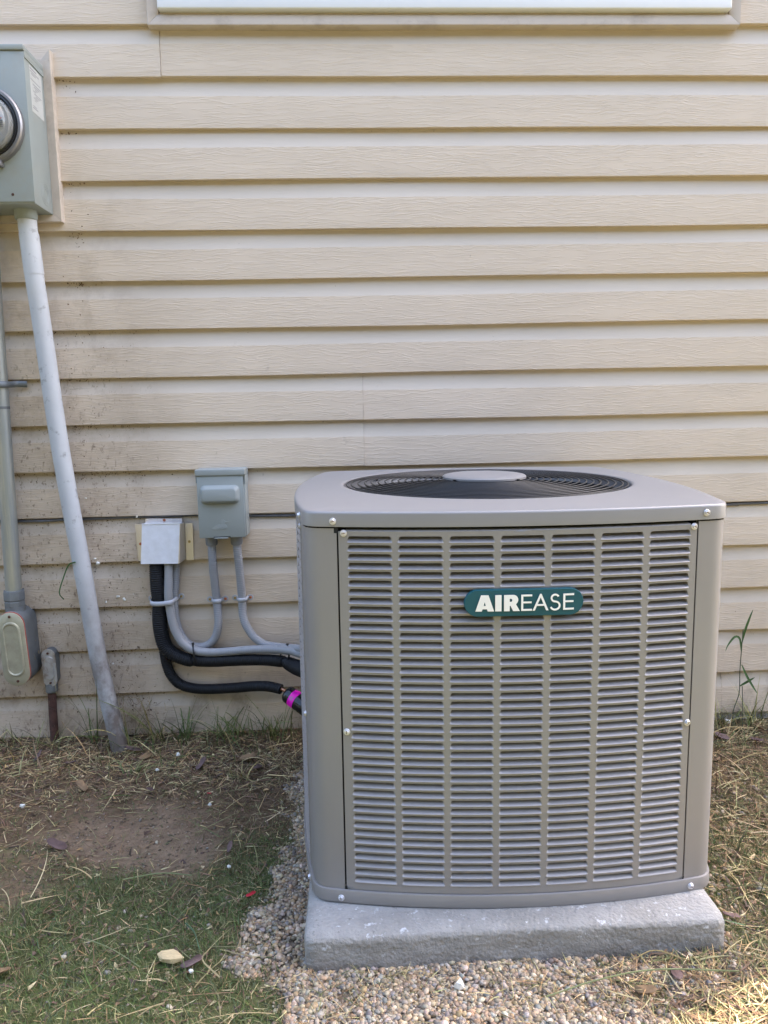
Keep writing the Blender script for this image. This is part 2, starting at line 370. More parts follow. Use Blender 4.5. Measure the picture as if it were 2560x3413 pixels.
gm, bmk, grn = gravel_mask(GX, GY), bare_mask(GX, GY), green_mask(GX, GY)
n1 = fbm(GX, GY, 25, 4, 71)[..., None]; n2 = fbm(GX, GY, 110, 3, 81)[..., None]
soil = np.array([0.145, 0.098, 0.060]); bare = np.array([0.245, 0.172, 0.112]); moss = np.array([0.085, 0.112, 0.036]); grv = np.array([0.21, 0.17, 0.125])
T = soil*(0.7+0.6*n1); T = T*(1-bmk[..., None])+bare*(0.85+0.3*n1)*bmk[..., None]
T = T*(1-grn[..., None]*0.8)+moss*(0.6+0.8*n1)*grn[..., None]*0.8
T = T*(1-gm[..., None])+grv*gm[..., None]
far = sstep(2, 4, np.hypot(GX, GY))[..., None]; T = T*(1-far)+np.array([0.10, 0.088, 0.055])*(0.8+0.4*n1)*far
T = T*(0.72+0.56*n2)*(0.8+0.4*fbm(GX, GY, 300, 2, 83)[..., None])
M_GROUND = attr_mat('soil', 0.95, spec=0.1, bump=0.9, bscale=180)
for nd in M_GROUND.node_tree.nodes:
    if nd.type == 'BUMP': nd.inputs['Distance'].default_value = 0.004
g = np_mesh('ground', V, F, T.reshape(-1, 3), M_GROUND, True); g['kind'] = 'structure'

# ------------------------------------------------------------------ house: siding, window, trim, foundation
P = 0.127
house = thing('house', 'house wall of tan lapped vinyl siding behind the air conditioner', 'house', (0, 0, 0))
XL, XR, HH = -4.0, 2.94, 5.0  # unseen height and right corner chosen to block sun and shape its patch
box('wall_core', XL+.01, XR-.01, 0.0, 6.0, -0.3, HH, M_TRIM, house)
box('foundation', XL, XR-.02, -0.004, -0.0005, -0.3, 0.04, M_FOUND, house)
rf = bmesh.new(); box_bm(rf, XL-.3, XR+.02, -0.02, 6.3, HH+.001, HH+0.12)
bm_obj('roof', rf, M_ROOF, house)
prof = [(-0.012, -0.0035), (0.0, -0.0035), (0.010, -0.0042), (0.022, -0.0064), (0.034, -0.0096), (0.0440, -0.0125), (0.0460, -0.0132), (0.0475, -0.0134),
        (0.075, -0.0152), (0.100, -0.0169), (0.1245, -0.0184), (0.1262, -0.0183), (0.1270, -0.0172), (0.1268, -0.0155), (0.1262, -0.0040)]
def board(k, x0, x1, dy=0.0):
    """course k: bottom edge at line k"""
    zb = 0.03+(15-k)*P; n = max(2, int((x1-x0)/0.08)+1); xs = np.linspace(x0, x1, n)
    ph = random.random()*50; V = []; F = []
    for x in xs:
        wz = 0.0011*math.sin(x*2.1+ph)+0.0006*math.sin(x*5.3+ph*2); wy = 0.0007*math.sin(x*3.7+ph)+0.0005*math.sin(x*9.1+ph)
        for i, (d, y) in enumerate(prof):
            inner = i in (0, 1, len(prof)-1)
            V.append((x, y+(0 if inner else wy)+dy*(0 if inner else 1), zb+P-d+(0 if inner else wz)))
    m_ = len(prof)
    for i in range(n-1):
        for j in range(m_-1): F.append((i*m_+j, i*m_+j+1, (i+1)*m_+j+1, (i+1)*m_+j))
    F.append(tuple(range(m_-1, -1, -1))); F.append(tuple((n-1)*m_+j for j in range(m_)))
    o = mesh_obj('siding_board', V, F, [M_SG, M_SC], house, smooth=30)
    mi = []
    for p in o.data.polygons:
        j = p.index % (m_-1) if p.index < (n-1)*(m_-1) else 99
        mi.append(1 if j <= 5 else 0)
    o.data.polygons.foreach_set('material_index', mi)
    return o
WX0, WX1, WZ0, WZ1 = -0.490, 1.047, 1.925, 3.2
for k in range(15, -24, -1):
    zb = 0.03+(15-k)*P
    if zb+P*0.5 > HH: break
    x0, x1 = XL, XR
    if zb+P > WZ0+0.03 and zb < WZ1: segs = [(x0, WX0+0.004), (WX1-0.004, x1)]
    elif k == 1: segs = [(x0, -0.466), (-0.4650, x1)]
    elif k in (8, 9): segs = [(x0, 0.0355), (0.0361, x1)]
    elif k in (3, 4): segs = [(x0, 1.45), (1.4505, x1)]
    elif k in (12, 13): segs = [(x0, -1.35), (-1.3495, x1)]
    elif k == 14: segs = [(x0, 1.112), (1.1125, x1)]
    elif k == 15: segs = [(x0, 1.080), (1.0805, x1)]
    else: segs = [(x0, x1)]
    for i, s in enumerate(segs): board(k, s[0], s[1], -0.0022 if (len(segs) == 2 and i == 0 and zb < WZ0) else 0.0)
# window
win = mesh_obj('window', [], [], None, house)
def prism(name, outline, y0, y1, m, parent, bev=0):
    """outline in x,z; from y0 to y1"""
    n = len(outline); bm = bmesh.new()
    a = [bm.verts.new((x, y0, z)) for x, z in outline]; b = [bm.verts.new((x, y1, z)) for x, z in outline]
    bm.faces.new(a); bm.faces.new(b[::-1])
    for i in range(n): bm.faces.new((a[i], b[i], b[(i+1) % n], a[(i+1) % n]))
    bmesh.ops.recalc_face_normals(bm, faces=bm.faces[:])
    if bev: bmesh.ops.bevel(bm, geom=bm.edges[:], offset=bev, segments=2, profile=0.5, affect='EDGES')
    return bm_obj(name, bm, m, parent, 40 if bev else False)
def trim_piece(name, pa, pb, qa, qb, parent, m, yin=-0.026, yout=-0.034):
    """mitred casing strip: inner edge pa-pb (x,z), outer edge qa-qb, face leaning outward"""
    lip = 0.004
    def mix(a, b, t): return (a[0]+(b[0]-a[0])*t, a[1]+(b[1]-a[1])*t)
    rows = [(0, -0.004), (0, yin), (0.12, yin-0.003), (0.8, yout), (0.95, yout), (1.0, yout+0.003), (1.0, -0.004)]
    V = []; F = []
    for a, b in ((pa, qa), (pb, qb)):
        for t, y in rows:
            x, z = mix(a, b, t); V.append((x, y, z))
    n = len(rows)
    for i in range(n-1): F.append((i, i+1, n+i+1, n+i))
    F.append(tuple(range(n))); F.append(tuple(range(2*n-1, n-1, -1)))
    o = mesh_obj(name, V, F, m, parent, smooth=30)
    bm = bmesh.new(); bm.from_mesh(o.data); bmesh.ops.recalc_face_normals(bm, faces=bm.faces[:]); bm.to_mesh(o.data); bm.free()
    return o
ix0, ix1, iz0, iz1 = WX0+0.028, WX1-0.028, WZ0+0.029, WZ1-0.03
g_ = 0.0004
trim_piece('casing', (ix0+g_, iz0), (ix1-g_, iz0), (WX0+g_, WZ0), (WX1-g_, WZ0), win, M_TRIM)
trim_piece('casing', (ix0, iz1), (ix0, iz0+g_), (WX0, WZ1), (WX0, WZ0+g_), win, M_TRIM)
trim_piece('casing', (ix1, iz0+g_), (ix1, iz1), (WX1, WZ0+g_), (WX1, WZ1), win, M_TRIM)
trim_piece('casing', (ix1, iz1+g_), (ix0, iz1+g_), (WX1, WZ1+g_), (WX0, WZ1+g_), win, M_TRIM)
fx0, fx1, fz0, fz1 = ix0+.001, ix1-.001, iz0+.006, iz1-.001
box('window_frame', fx0, fx1, -0.044, -0.004, fz0, fz0+0.052, M_WHITE, win, 0.004, 3)
box('window_frame', fx0, fx1, -0.044, -0.004, fz1-0.052, fz1, M_WHITE, win, 0.004, 3)
for xa in (fx0, fx1-0.05): box('window_frame', xa, xa+0.05, -0.044, -0.004, fz0+.0525, fz1-.0525, M_WHITE, win, 0.004, 3)
xm = (fx0+fx1)/2; box('window_frame', xm-.03, xm+.03, -0.04, -0.004, fz0+.0525, fz1-.0525, M_WHITE, win, 0.004, 3)
for a, b in ((fx0+.0505, xm-.0305), (xm+.0305, fx1-.0505)): box('window_pane', a, b, -0.018, -0.014, fz0+.0525, fz1-.0525, M_GLASSW, win)
box('drip_groove', fx0, fx1, -0.022, -0.005, iz0-.001, fz0-.0005, M_TRIM, win)
# trim block round the meter
tb = mesh_obj('trim_block', [], [], None, house)
bx0, bx1, bz0, bz1 = -0.985, -0.738, 1.448, 1.868
jx0, jx1, jz0, jz1 = bx0+.027, bx1-.027, bz0+.027, bz1-.027
trim_piece('trim_strip', (jx1, jz0+g_), (jx1, jz1), (bx1, bz0+g_), (bx1, bz1), tb, M_TRIM, -0.030, -0.036)
trim_piece('trim_strip', (jx0, jz1), (jx0, jz0+g_), (bx0, bz1), (bx0, bz0+g_), tb, M_TRIM, -0.030, -0.036)
trim_piece('trim_strip', (jx0+g_, jz0), (jx1-g_, jz0), (bx0+g_, bz0), (bx1-g_, bz0), tb, M_TRIM, -0.030, -0.036)
trim_piece('trim_strip', (jx1, jz1-.024), (jx0, jz1-.024), (bx1, bz1-.024), (bx0, bz1-.024), tb, M_TRIM, -0.030, -0.036)
box('backing_plate', jx0, jx1, -0.020, -0.004, jz0, jz1-.025, M_METER, tb)

# ------------------------------------------------------------------ concrete pad
def rounded_slab(x0, x1, y0, y1, z0, z1, r, n):
    bm = bmesh.new(); box_bm(bm, x0, x1, y0, y1, z0, z1)
    bmesh.ops.subdivide_edges(bm, edges=bm.edges[:], cuts=n, use_grid_fill=True)
    return bm
pb = rounded_slab(0, 1, 0, 1, 0, 1, 0, 40)
px0, px1, py0, py1, pz0, pz1 = -0.099, 0.611, -1.002, -0.17, -0.03, 0.0945
for v in pb.verts:
    x = px0+(px1-px0)*v.co.x; y = py0+(py1-py0)*v.co.y
    zt_ = v.co.z; z = pz0+(pz1-pz0)*(zt_**0.6 if zt_ < 1 else 1)
    r = 0.012
    cx = min(max(x, px0+r), px1-r); cy = min(max(y, py0+r), py1-r); cz = min(z, pz1-r)
    d = Vector((x-cx, y-cy, z-cz))
    if d.length > r: d = d.normalized()*r; x, y, z = cx+d.x, cy+d.y, cz+d.z
    nn = float(fbm(x*3+z*2, y*3+z*5, 9, 3, 5))-0.5; nb = float(fbm(x+z, y-z*2, 60, 2, 15))-0.5
    x += 0.003*nn+0.0012*nb; y += (0.004*nn+0.0012*nb); z += 0.002*nn
    # a sag in the front top edge
    v.co = (x, y, z)
pad = bm_obj('concrete_pad', pb, M_CONC, None, True)
tag(pad, 'rough grey concrete equipment pad under the air conditioner on gravel', 'concrete pad')

# ------------------------------------------------------------------ condensing unit
Wd = 0.7176; Bw = 0.0405; BS = (0.0405, 0.040, 0.0405, 0.040); hw = Wd/2; HS = 0.351; RC = 0.024
DS = (hw, HS, hw, HS); UE = (HS-RC, hw-RC, HS-RC, hw-RC)
unit = thing('air_conditioner', 'large grey-brown outdoor air conditioner with louvered sides, round fan grille and teal badge', 'air conditioner')
ux, uy, uyaw, utx, uty = 0.2685, -0.908694, -0.017196, 0.004084, 0.004476
Rm = Euler((utx, uty, uyaw), 'XYZ').to_matrix()
org = Vector((ux, uy, 0.09))+Rm@Vector((0, hw, 0))     # base centre of the unit
unit.matrix_world = Matrix.Translation(org) @ Rm.to_4x4()
Z0 = 0.09
def face_pt(side, u, off, z):
    b = BS[side]*(1-(2*u/Wd)**2); x, y = u, -(DS[side]+b+off)
    for _ in range(side): x, y = -y, x
    return (x, y, z-Z0)
def outline(off, z, ns=24, nc=7):
    pts = []
    for s in range(4):
        ue = UE[s]; un = UE[(s+1) % 4]
        for i in range(ns+1):
            u = -ue+2*ue*i/ns; pts.append(face_pt(s, u, off, z))
        a = Vector(face_pt(s, ue, off, z)); a0 = Vector(face_pt(s, ue-0.001, off, z)); ta = (a-a0).normalized()
        b = Vector(face_pt((s+1) % 4, -un, off, z)); b0 = Vector(face_pt((s+1) % 4, -un+0.001, off, z)); tb_ = (b-b0).normalized()
        # intersection of the two tangents
        d = ta.x*tb_.y-ta.y*tb_.x; w = b-a; t = (w.x*tb_.y-w.y*tb_.x)/d; c = a+ta*t
        for i in range(1, nc):
            q = i/nc; p = a*(1-q)**2+c*2*q*(1-q)+b*q*q; pts.append(tuple(p))
    return pts
def loft(name, loops, m, parent, smooth=45, close_first=False, close_last=False):
    n = len(loops[0]); V = [p for l in loops for p in l]; F = []
    for i in range(len(loops)-1):
        for j in range(n):
            k = (j+1) % n; F.append((i*n+j, i*n+k, (i+1)*n+k, (i+1)*n+j))
    if close_first: F.append(tuple(range(n))[::-1])
    if close_last: F.append(tuple((len(loops)-1)*n+j for j in range(n)))
    return mesh_obj(name, V, F, m, parent, smooth)
zt, zs, zp1, zp2 = 0.7868, 0.7615, 0.7580, 0.1205
# base pan
loft('base_pan', [outline(-0.03, 0.0950), outline(-0.001, 0.0945), outline(0.0028, 0.0960), outline(0.0035, 0.0985), outline(0.0035, 0.1170), outline(0.0026, 0.1190), outline(-0.0005, 0.1198), outline(-0.06, 0.1192)],
     M_PAINT, unit, 45, True, True)
# rubber feet under the pan
# inner coil
loft('coil', [outline(-0.022, 0.121), outline(-0.022, 0.757)], M_COIL, unit, 60, True, False)
loft('liner', [outline(-0.013, 0.121), outline(-0.013, 0.129), outline(-0.020, 0.129)], M_GAP, unit, False)
# cap
Rf = 0.296; RY = -0.004; cc = (0, 0)
def circ(r, z, like, notch=False):
    out = []
    for p in like:
        a = math.atan2(p[1]-RY, p[0]); rr = r
        out.append((rr*math.cos(a), RY+rr*math.sin(a), z-Z0))
    return out
def lerp_loops(a, b, t, dz): return [(p[0]*(1-t)+q[0]*t, p[1]*(1-t)+q[1]*t, dz-Z0) for p, q in zip(a, b)]
o1 = outline(-0.016, 0.7890); lc = circ(Rf+0.012, 0.7935, o1)
loops = [outline(-0.012, zs+.001), outline(0.0015, zs), outline(0.0025, zs+0.0006), outline(0.0025, zt-0.0042), outline(0.0019, zt-0.0018), outline(0.0006, zt-0.0004), outline(-0.0012, zt+0.0004), outline(-0.006, zt+0.0010), o1,
         lerp_loops(o1, lc, 0.35, 0.7905), lerp_loops(o1, lc, 0.7, 0.7922), lc, circ(Rf+0.006, 0.7938, o1), circ(Rf+0.002, 0.7930, o1), circ(Rf, 0.790, o1), circ(Rf-0.001, 0.781, o1), circ(Rf-0.003, 0.77, o1)]
cap = loft('top_cap', loops, M_CAP, unit, 50)
loft('fan_orifice', [circ(Rf-0.003, 0.7699, o1), circ(Rf-0.006, 0.72, o1), circ(Rf-0.006, 0.60, o1)], M_DARK, unit, 50)
lathe('fan_shroud_floor', [(0.0, 0.62-Z0), (Rf-0.007, 0.62-Z0)], M_DARK, unit, 32, origin=(0, RY, 0))
# fan guard: rings, spokes, motor cover
fg = mesh_obj('fan_guard', [], [], None, unit)
rings = [0.290, 0.280]+[0.280-0.0142*i for i in range(1, 14)]
for i, r in enumerate(rings):
    z = 0.792+0.008*(1-(r/0.29)**2)-Z0; w = 0.0016
    V = []; F = []; n = 96
    for j in range(n):
        a = 2*math.pi*j/n
        for k in range(6):
            b = 2*math.pi*k/6; rr = r+w*math.cos(b); V.append((rr*math.cos(a), RY+rr*math.sin(a), z+w*math.sin(b)))
    for j in range(n):
        for k in range(6): F.append((j*6+k, ((j+1) % n)*6+k, ((j+1) % n)*6+(k+1) % 6, j*6+(k+1) % 6))
    mesh_obj('guard_ring', V, F, M_WIRE, fg, True)
for i in range(6):
    a = math.radians(20+60*i); pts = []
    for r in (0.06, 0.12, 0.18, 0.24, 0.285):
        pts.append((r*math.cos(a), RY+r*math.sin(a), 0.7885+0.008*(1-(r/0.29)**2)-Z0))
    pts.append((0.292*math.cos(a), RY+0.292*math.sin(a), 0.780-Z0))
    tube('guard_spoke', pts, 0.0022, M_WIRE, fg, 6, 0.02)
lathe('motor_cover', [(0.0, 0.8115-Z0), (0.050, 0.8110-Z0), (0.074, 0.8095-Z0), (0.084, 0.8075-Z0), (0.0875, 0.805-Z0), (0.0875, 0.801-Z0), (0.084, 0.8005-Z0)], M_CAP, fg, 48, origin=(0, RY, 0), smooth=40)
for i in range(4):
    a = math.radians(40+90*i); lathe('cover_screw', [(0.0, 0.8045-Z0), (0.0035, 0.804-Z0), (0.0035, 0.799-Z0)], M_BLACK, fg, 8, origin=(0.091*math.cos(a), RY+0.091*math.sin(a), 0))
# fan
for i in range(4):
    a0 = math.radians(15+90*i); V = []; F = []
    for ir in range(8):
        r = 0.05+0.225*ir/7; sweep = 0.18*(ir/7)
        for ia in range(7):
            t = ia/6; a = a0+sweep+math.radians(62)*(t-0.5)*(0.75+0.45*ir/7); z = 0.715+0.045*(t-0.5)*(1.2-0.5*ir/7)-0.004*math.sin(math.pi*t)
            V.append((r*math.cos(a), RY+r*math.sin(a), z-Z0))
    for ir in range(7):
        for ia in range(6): F.append((ir*7+ia, ir*7+ia+1, (ir+1)*7+ia+1, (ir+1)*7+ia))
    mesh_obj('fan_blade', V, F, M_BLADE, unit, True)
lathe('fan_hub', [(0.0, 0.735-Z0), (0.05, 0.733-Z0), (0.055, 0.70-Z0)], M_BLADE, unit, 24, origin=(0, RY, 0))
lathe('fan_motor', [(0.0, 0.80-Z0), (0.07, 0.80-Z0), (0.07, 0.745-Z0), (0.0, 0.745-Z0)], M_DARK, unit, 24, origin=(0, RY, 0))
# corner posts
GAPU = 0.2985
for s in range(4):
    full = outline(0.0, zp2); ns, nc = 24, 7; ue = UE[s]; un = UE[(s+1) % 4]
    def section(off):
        pts = []
        for u in np.linspace(GAPU+0.0005, ue, 5): pts.append(face_pt(s, u, off, 0))
        a = Vector(pts[-1]); ta = (a-Vector(face_pt(s, ue-.001, off, 0))).normalized()
        b = Vector(face_pt((s+1) % 4, -un, off, 0)); tb2 = (b-Vector(face_pt((s+1) % 4, -un+.001, off, 0))).normalized()
        d = ta.x*tb2.y-ta.y*tb2.x; w = b-a; t = (w.x*tb2.y-w.y*tb2.x)/d; c = a+ta*t
        for i in range(1, 9):
            q = i/9; pts.append(tuple(a*(1-q)**2+c*2*q*(1-q)+b*q*q))
        for u in np.linspace(-un, -GAPU-0.0005, 5): pts.append(face_pt((s+1) % 4, u, off, 0))
        return pts
    o_, i_ = section(-0.0005), section(-0.012)
    # folded edges: short return inward at both ends
    prof2 = [i_[0]]+[section(-0.002)[0]]+o_[0:]+[section(-0.002)[-1]]+[i_[-1]]
    n = len(prof2); V = []; F = []
    for z in (zp2, zs-0.0025):
        V += [(p[0], p[1], z-Z0) for p in prof2]
    for i in range(n-1): F.append((i, i+1, n+i+1, n+i))
    mesh_obj('corner_post', V, F, M_PAINT, unit, 40)
# louvered panels
CP = 0.0823; RP = 0.014646; C0 = 0.0015; RZ0 = 0.7464
hole = [(-.0365, -.0106), (-.018, -.0106), (0, -.0106), (.018, -.0106), (.0365, -.0106), (.0356, -.0055), (.0345, -.0022), (.0338, -.0009), (.0322, -.0002), (.0300, 0), (0, 0), (-.0300, 0), (-.0322, -.0002), (-.0338, -.0009), (-.0345, -.0022), (-.0356, -.0055)]
rt_, rb_ = 0.0019, -(RP-0.0019)
rect = [(-.04115, rb_), (-.018, rb_), (0, rb_), (.018, rb_), (.04115, rb_), (.04115, -.0055), (.04115, -.0022), (.04115, -.0002), (.04115, rt_), (.0300, rt_), (0, rt_), (-.0300, rt_), (-.04115, rt_), (-.04115, -.0002), (-.04115, -.0022), (-.04115, -.0055)]
def panel_mesh(side):
    V = []; F = []
    def addp(u, z, off): V.append(face_pt(side, u, off, z)); return len(V)-1
    nh = len(hole)
    for c in range(7):
        uc = (c-3)*CP+C0
        for r in range(42):
            z = RZ0-r*RP
            A = [addp(uc+x, z+y, 0.0) for x, y in rect]; Bq = [addp(uc+x, z+y, 0.0) for x, y in hole]
            Dq = [addp(uc+x*0.996, z+y-0.0001, -0.0014) for x, y in hole]
            for i in range(nh):
                j = (i+1) % nh; F.append((A[i], A[j], Bq[j], Bq[i])); F.append((Bq[i], Bq[j], Dq[j], Dq[i]))
    # margins
    uL, uR = -3.5*CP+C0, 3.5*CP+C0; zT, zB = RZ0+rt_, RZ0+rt_-42*RP
    E = 0.2962
    def strip(u0, u1, z0, z1, nu, nz):
        g = [[addp(u0+(u1-u0)*i/nu, z0+(z1-z0)*j/nz, 0) for i in range(nu+1)] for j in range(nz+1)]
        for j in range(nz):
            for i in range(nu): F.append((g[j][i], g[j][i+1], g[j+1][i+1], g[j+1][i]))
    ztop, zbot = zp1-0.0035, zp2+0.0004
    strip(-E, uL, zB, zT, 1, 20); strip(uR, E, zB, zT, 1, 20)
    strip(-E, E, zT, ztop, 40, 2); strip(-E, E, zbot, zB, 40, 2)
    # hem: top fold inward and side returns
    def fold(pts_a, pts_b):
        n = len(pts_a); a = [len(V)+i for i in range(n)]; V.extend(pts_a); b = [len(V)+i for i in range(n)]; V.extend(pts_b)
        for i in range(n-1): F.append((a[i], a[i+1], b[i+1], b[i]))
    us = np.linspace(-E+0.012, E-0.012, 41)
    fold([face_pt(side, u, 0.0, ztop) for u in us], [face_pt(side, u, -0.0012, ztop+0.0018) for u in us])
    fold([face_pt(side, u, -0.0012, ztop+0.0018) for u in us], [face_pt(side, u, -0.012, ztop+0.0026) for u in us])
    for e in (-E, E):
        zz = np.linspace(zbot, ztop, 8); fold([face_pt(side, e, 0.0, z) for z in zz], [face_pt(side, e*0.9995, -0.010, z) for z in zz])
    return V, F
lp = [(0.0016, -0.0155), (-0.0014, -0.0128), (-0.0040, -0.0090), (-0.0064, -0.0052), (-0.0084, -0.0019), (-0.0097, 0.0002), (-0.0105, 0.0013), (-0.0114, 0.0012), (-0.0123, 0.0001)]
us_l = [-.0368, -.0362, -.0350, -.0333, -.0310, -.018, 0, .018, .0310, .0333, .0350, .0362, .0368]
ss_l = [0.0, 0.18, 0.55, 0.85, 1.0, 1.0, 1.0, 1.0, 1.0, 0.85, 0.55, 0.18, 0.0]
def louver_data(side, c, zrow=RZ0):
    V = []; F = []; uc = (c-3)*CP+C0; n = len(us_l)
    for dz, d in lp:
        for u, s in zip(us_l, ss_l): 
            dd = d*s if d < 0 else d*(1 if 0 < s else 0.0)
            if s < 1: dd -= 0.0002
            V.append(face_pt(side, uc+u, dd, zrow+dz))
    for i in range(len(lp)-1):
        for j in range(n-1): F.append((i*n+j, (i+1)*n+j, (i+1)*n+j+1, i*n+j+1))
    return V, F
for side in range(4):
    V, F = panel_mesh(side); pn = mesh_obj('louvered_panel', V, F, M_PAINT, unit, 30)
    bm = bmesh.new(); bm.from_mesh(pn.data); bmesh.ops.remove_doubles(bm, verts=bm.verts[:], dist=2e-5); bm.to_mesh(pn.data); bm.free()
    if side == 0:
        for c in range(7):
            V, F = louver_data(0, c); me = bpy.data.meshes.new('louver'); me.from_pydata(V, [], F); me.materials.append(M_LOUV)
            me.polygons.foreach_set('use_smooth', [True]*len(F)); me.update()
            for r in range(42):
                lo = bpy.data.objects.new('louver', me); C.objects.link(lo); lo.parent = pn; lo.location = (0, random.uniform(-0.0004, 0.0004), -r*RP); lo.rotation_euler = (0, 0, 0)
    else:
        V, F = merge([louver_data(side, c, RZ0-r*RP) for c in range(7) for r in range(42)])
        lo = mesh_obj('louvers', V, F, M_LOUV, pn, True); lo['kind'] = 'stuff'
# screws
def screw_mesh(m, rf=0.0058, rh=0.0040, h=0.0042, slot=True, name='screw'):
    """axis +Z"""
    bm = bmesh.new()
    def ring(r, z, n, a0=0): return [bm.verts.new((r*math.cos(a0+2*math.pi*i/n), r*math.sin(a0+2*math.pi*i/n), z)) for i in range(n)]
    f0 = ring(rf, 0, 18); f1 = ring(rf, 0.0009, 18); f2 = ring(rf*0.93, 0.0014, 18)
    for a, b in ((f0, f1), (f1, f2)):
        for i in range(18): bm.faces.new((a[i], a[(i+1) % 18], b[(i+1) % 18], b[i]))
    bm.faces.new(f2)
    h0 = ring(rh*1.08, 0.0013, 6); h1 = ring(rh*1.08, h-0.0006, 6); h2 = ring(rh*0.93, h, 6)
    for a, b in ((h0, h1), (h1, h2)):
        for i in range(6): bm.faces.new((a[i], a[(i+1) % 6], b[(i+1) % 6], b[i]))
    bm.faces.new(h2)
    me = bpy.data.meshes.new(name); bm.to_mesh(me); bm.free(); me.materials.append(m)
    if slot:
        V, F = [], []
        d = rh*0.93
        me2 = bmesh.new(); me2.from_mesh(me); n0 = len(me2.faces)
        box_bm(me2, -d*0.8, d*0.8, -0.00055, 0.00055, h+0.00005, h+0.00015)
        me2.faces.ensure_lookup_table()
        for f in me2.faces[n0:]: f.material_index = 1
        me2.to_mesh(me); me2.free(); me.materials.append(M_BOLT)
    return me
ME_SCREW = screw_mesh(M_ZINC)
def put_screw(me, parent, p, nrm, rot=0.0, name='screw', scale=1.0):
    o = bpy.data.objects.new(name, me); C.objects.link(o); o.parent = parent
    q = Vector(nrm).to_track_quat('Z', 'Y'); o.rotation_mode = 'QUATERNION'; o.rotation_quaternion = q @ Quaternion((0, 0, 1), rot)
    o.location = p; o.scale = (scale,)*3; return o
def unit_screw(side, u, z, off):
    p = face_pt(side, u, off, z); e = 1e-3
    t = Vector(face_pt(side, u+e, off, z))-Vector(p); n = t.cross(Vector((0, 0, 1))).normalized()
    put_screw(ME_SCREW, unit, p, n, random.uniform(0, 3.1))
for side in range(4):
    sgn = 1
    for u, z, off in ((-0.3049, 0.7710, 0.0026), (0.3110, 0.7735, 0.0026), (-0.2876, 0.7512, 0.0), (0.2905, 0.7512, 0.0), (-0.2895, 0.4100, 0.0), (0.2925, 0.4108, 0.0), (-0.3060, 0.1050, 0.0036), (0.3110, 0.1065, 0.0036)):
        unit_screw(side, u, z, off)
# badge with its letters
bw, bh = 0.1950, 0.0450
yb = -(hw+Bw)
def stadium(w, h, n=12):
    r = h/2; pts = []
    for i in range(n+1):
        a = -math.pi/2+math.pi*i/n; pts.append((w/2-r+r*math.cos(a), r*math.sin(a)))
    for i in range(n+1):
        a = math.pi/2+math.pi*i/n; pts.append((-w/2+r+r*math.cos(a), r*math.sin(a)))
    return pts
def curved_plate(name, loops, m, parent, close=True):
    """loops: list of (points x,z; offset), following the bowed face"""
    n = len(loops[0][0]); V = []; F = []
    for pts, off in loops: V += [face_pt(0, x, off, z) for x, z in pts]
    for i in range(len(loops)-1):
        for j in range(n): F.append((i*n+j, i*n+(j+1) % n, (i+1)*n+(j+1) % n, (i+1)*n+j))
    F.append(tuple((len(loops)-1)*n+j for j in range(n)))
    o = mesh_obj(name, V, F, m, parent, 40); bm = bmesh.new(); bm.from_mesh(o.data); bmesh.ops.recalc_face_normals(bm, faces=bm.faces[:]); bm.to_mesh(o.data); bm.free(); return o
BC = (0.0033, 0.6367)
def sh(pts, s=1.0): return [(BC[0]+x*s, BC[1]+z*s) for x, z in pts]
st0, st1 = stadium(bw, bh), stadium(bw-0.002, bh-0.002)
badge = curved_plate('badge', [(sh(st0), 0.0005), (sh(st0), 0.0055), (sh(st1), 0.0068)], M_TEAL, unit)
S_ = 0.195/1305.0
def rectp(x0, y0, x1, y1): return [(x0, y0), (x1, y0), (x1, y1), (x0, y1)]
def arc(cx, cy, rx, ry, a0, a1, n=10): return [(cx+rx*math.cos(math.radians(a0+(a1-a0)*i/n)), cy+ry*math.sin(math.radians(a0+(a1-a0)*i/n))) for i in range(n+1)]
def thick(pl, w):
    L_, R_ = [], []
    for i, p in enumerate(pl):
        a = pl[max(0, i-1)]; b = pl[min(len(pl)-1, i+1)]; d = Vector((b[0]-a[0], b[1]-a[1])).normalized()
        L_.append((p[0]-d.y*w/2, p[1]+d.x*w/2)); R_.append((p[0]+d.y*w/2, p[1]-d.x*w/2))
    return L_+R_[::-1]
letters = []
letters.append([[(0, 0), (68, 0), (78, 25), (124, 25), (134, 0), (203, 0), (142, 180), (62, 180)], [(89, 62), (113, 62), (101, 104)]])
letters.append([rectp(215, 0, 283, 180)])
letters.append([[(310, 0), (372, 0), (372, 60), (380, 60), (410, 0), (482, 0), (440, 76)]+arc(412, 125, 52, 55, -45, 90, 10)+[(310, 180)], [(372, 102)]+arc(384, 120, 16, 18, -90, 90, 6)+[(372, 138)]])
letters.append([[(497, 0), (615, 0), (615, 20), (519, 20), (519, 84), (610, 84), (610, 103), (519, 103), (519, 160), (615, 160), (615, 180), (497, 180)]])
letters.append([[(622, 0), (646, 0), (668, 52), (748, 52), (770, 0), (796, 0), (718, 184), (702, 184)], [(676, 71), (740, 71), (709, 146)]])
Spl = arc(868, 134, 40, 38, 25, 205, 12)+arc(868, 134, 40, 38, 220, 250, 3)+arc(868, 50, 50, 45, 75, -90, 12)[0:]+arc(868, 50, 50, 45, -100, -160, 6)
letters.append([thick(Spl, 20)])
letters.append([[(957+a, b) for a, b in [(0, 0), (118, 0), (118, 20), (22, 20), (22, 84), (113, 84), (113, 103), (22, 103), (22, 160), (118, 160), (118, 180), (0, 180)]]])
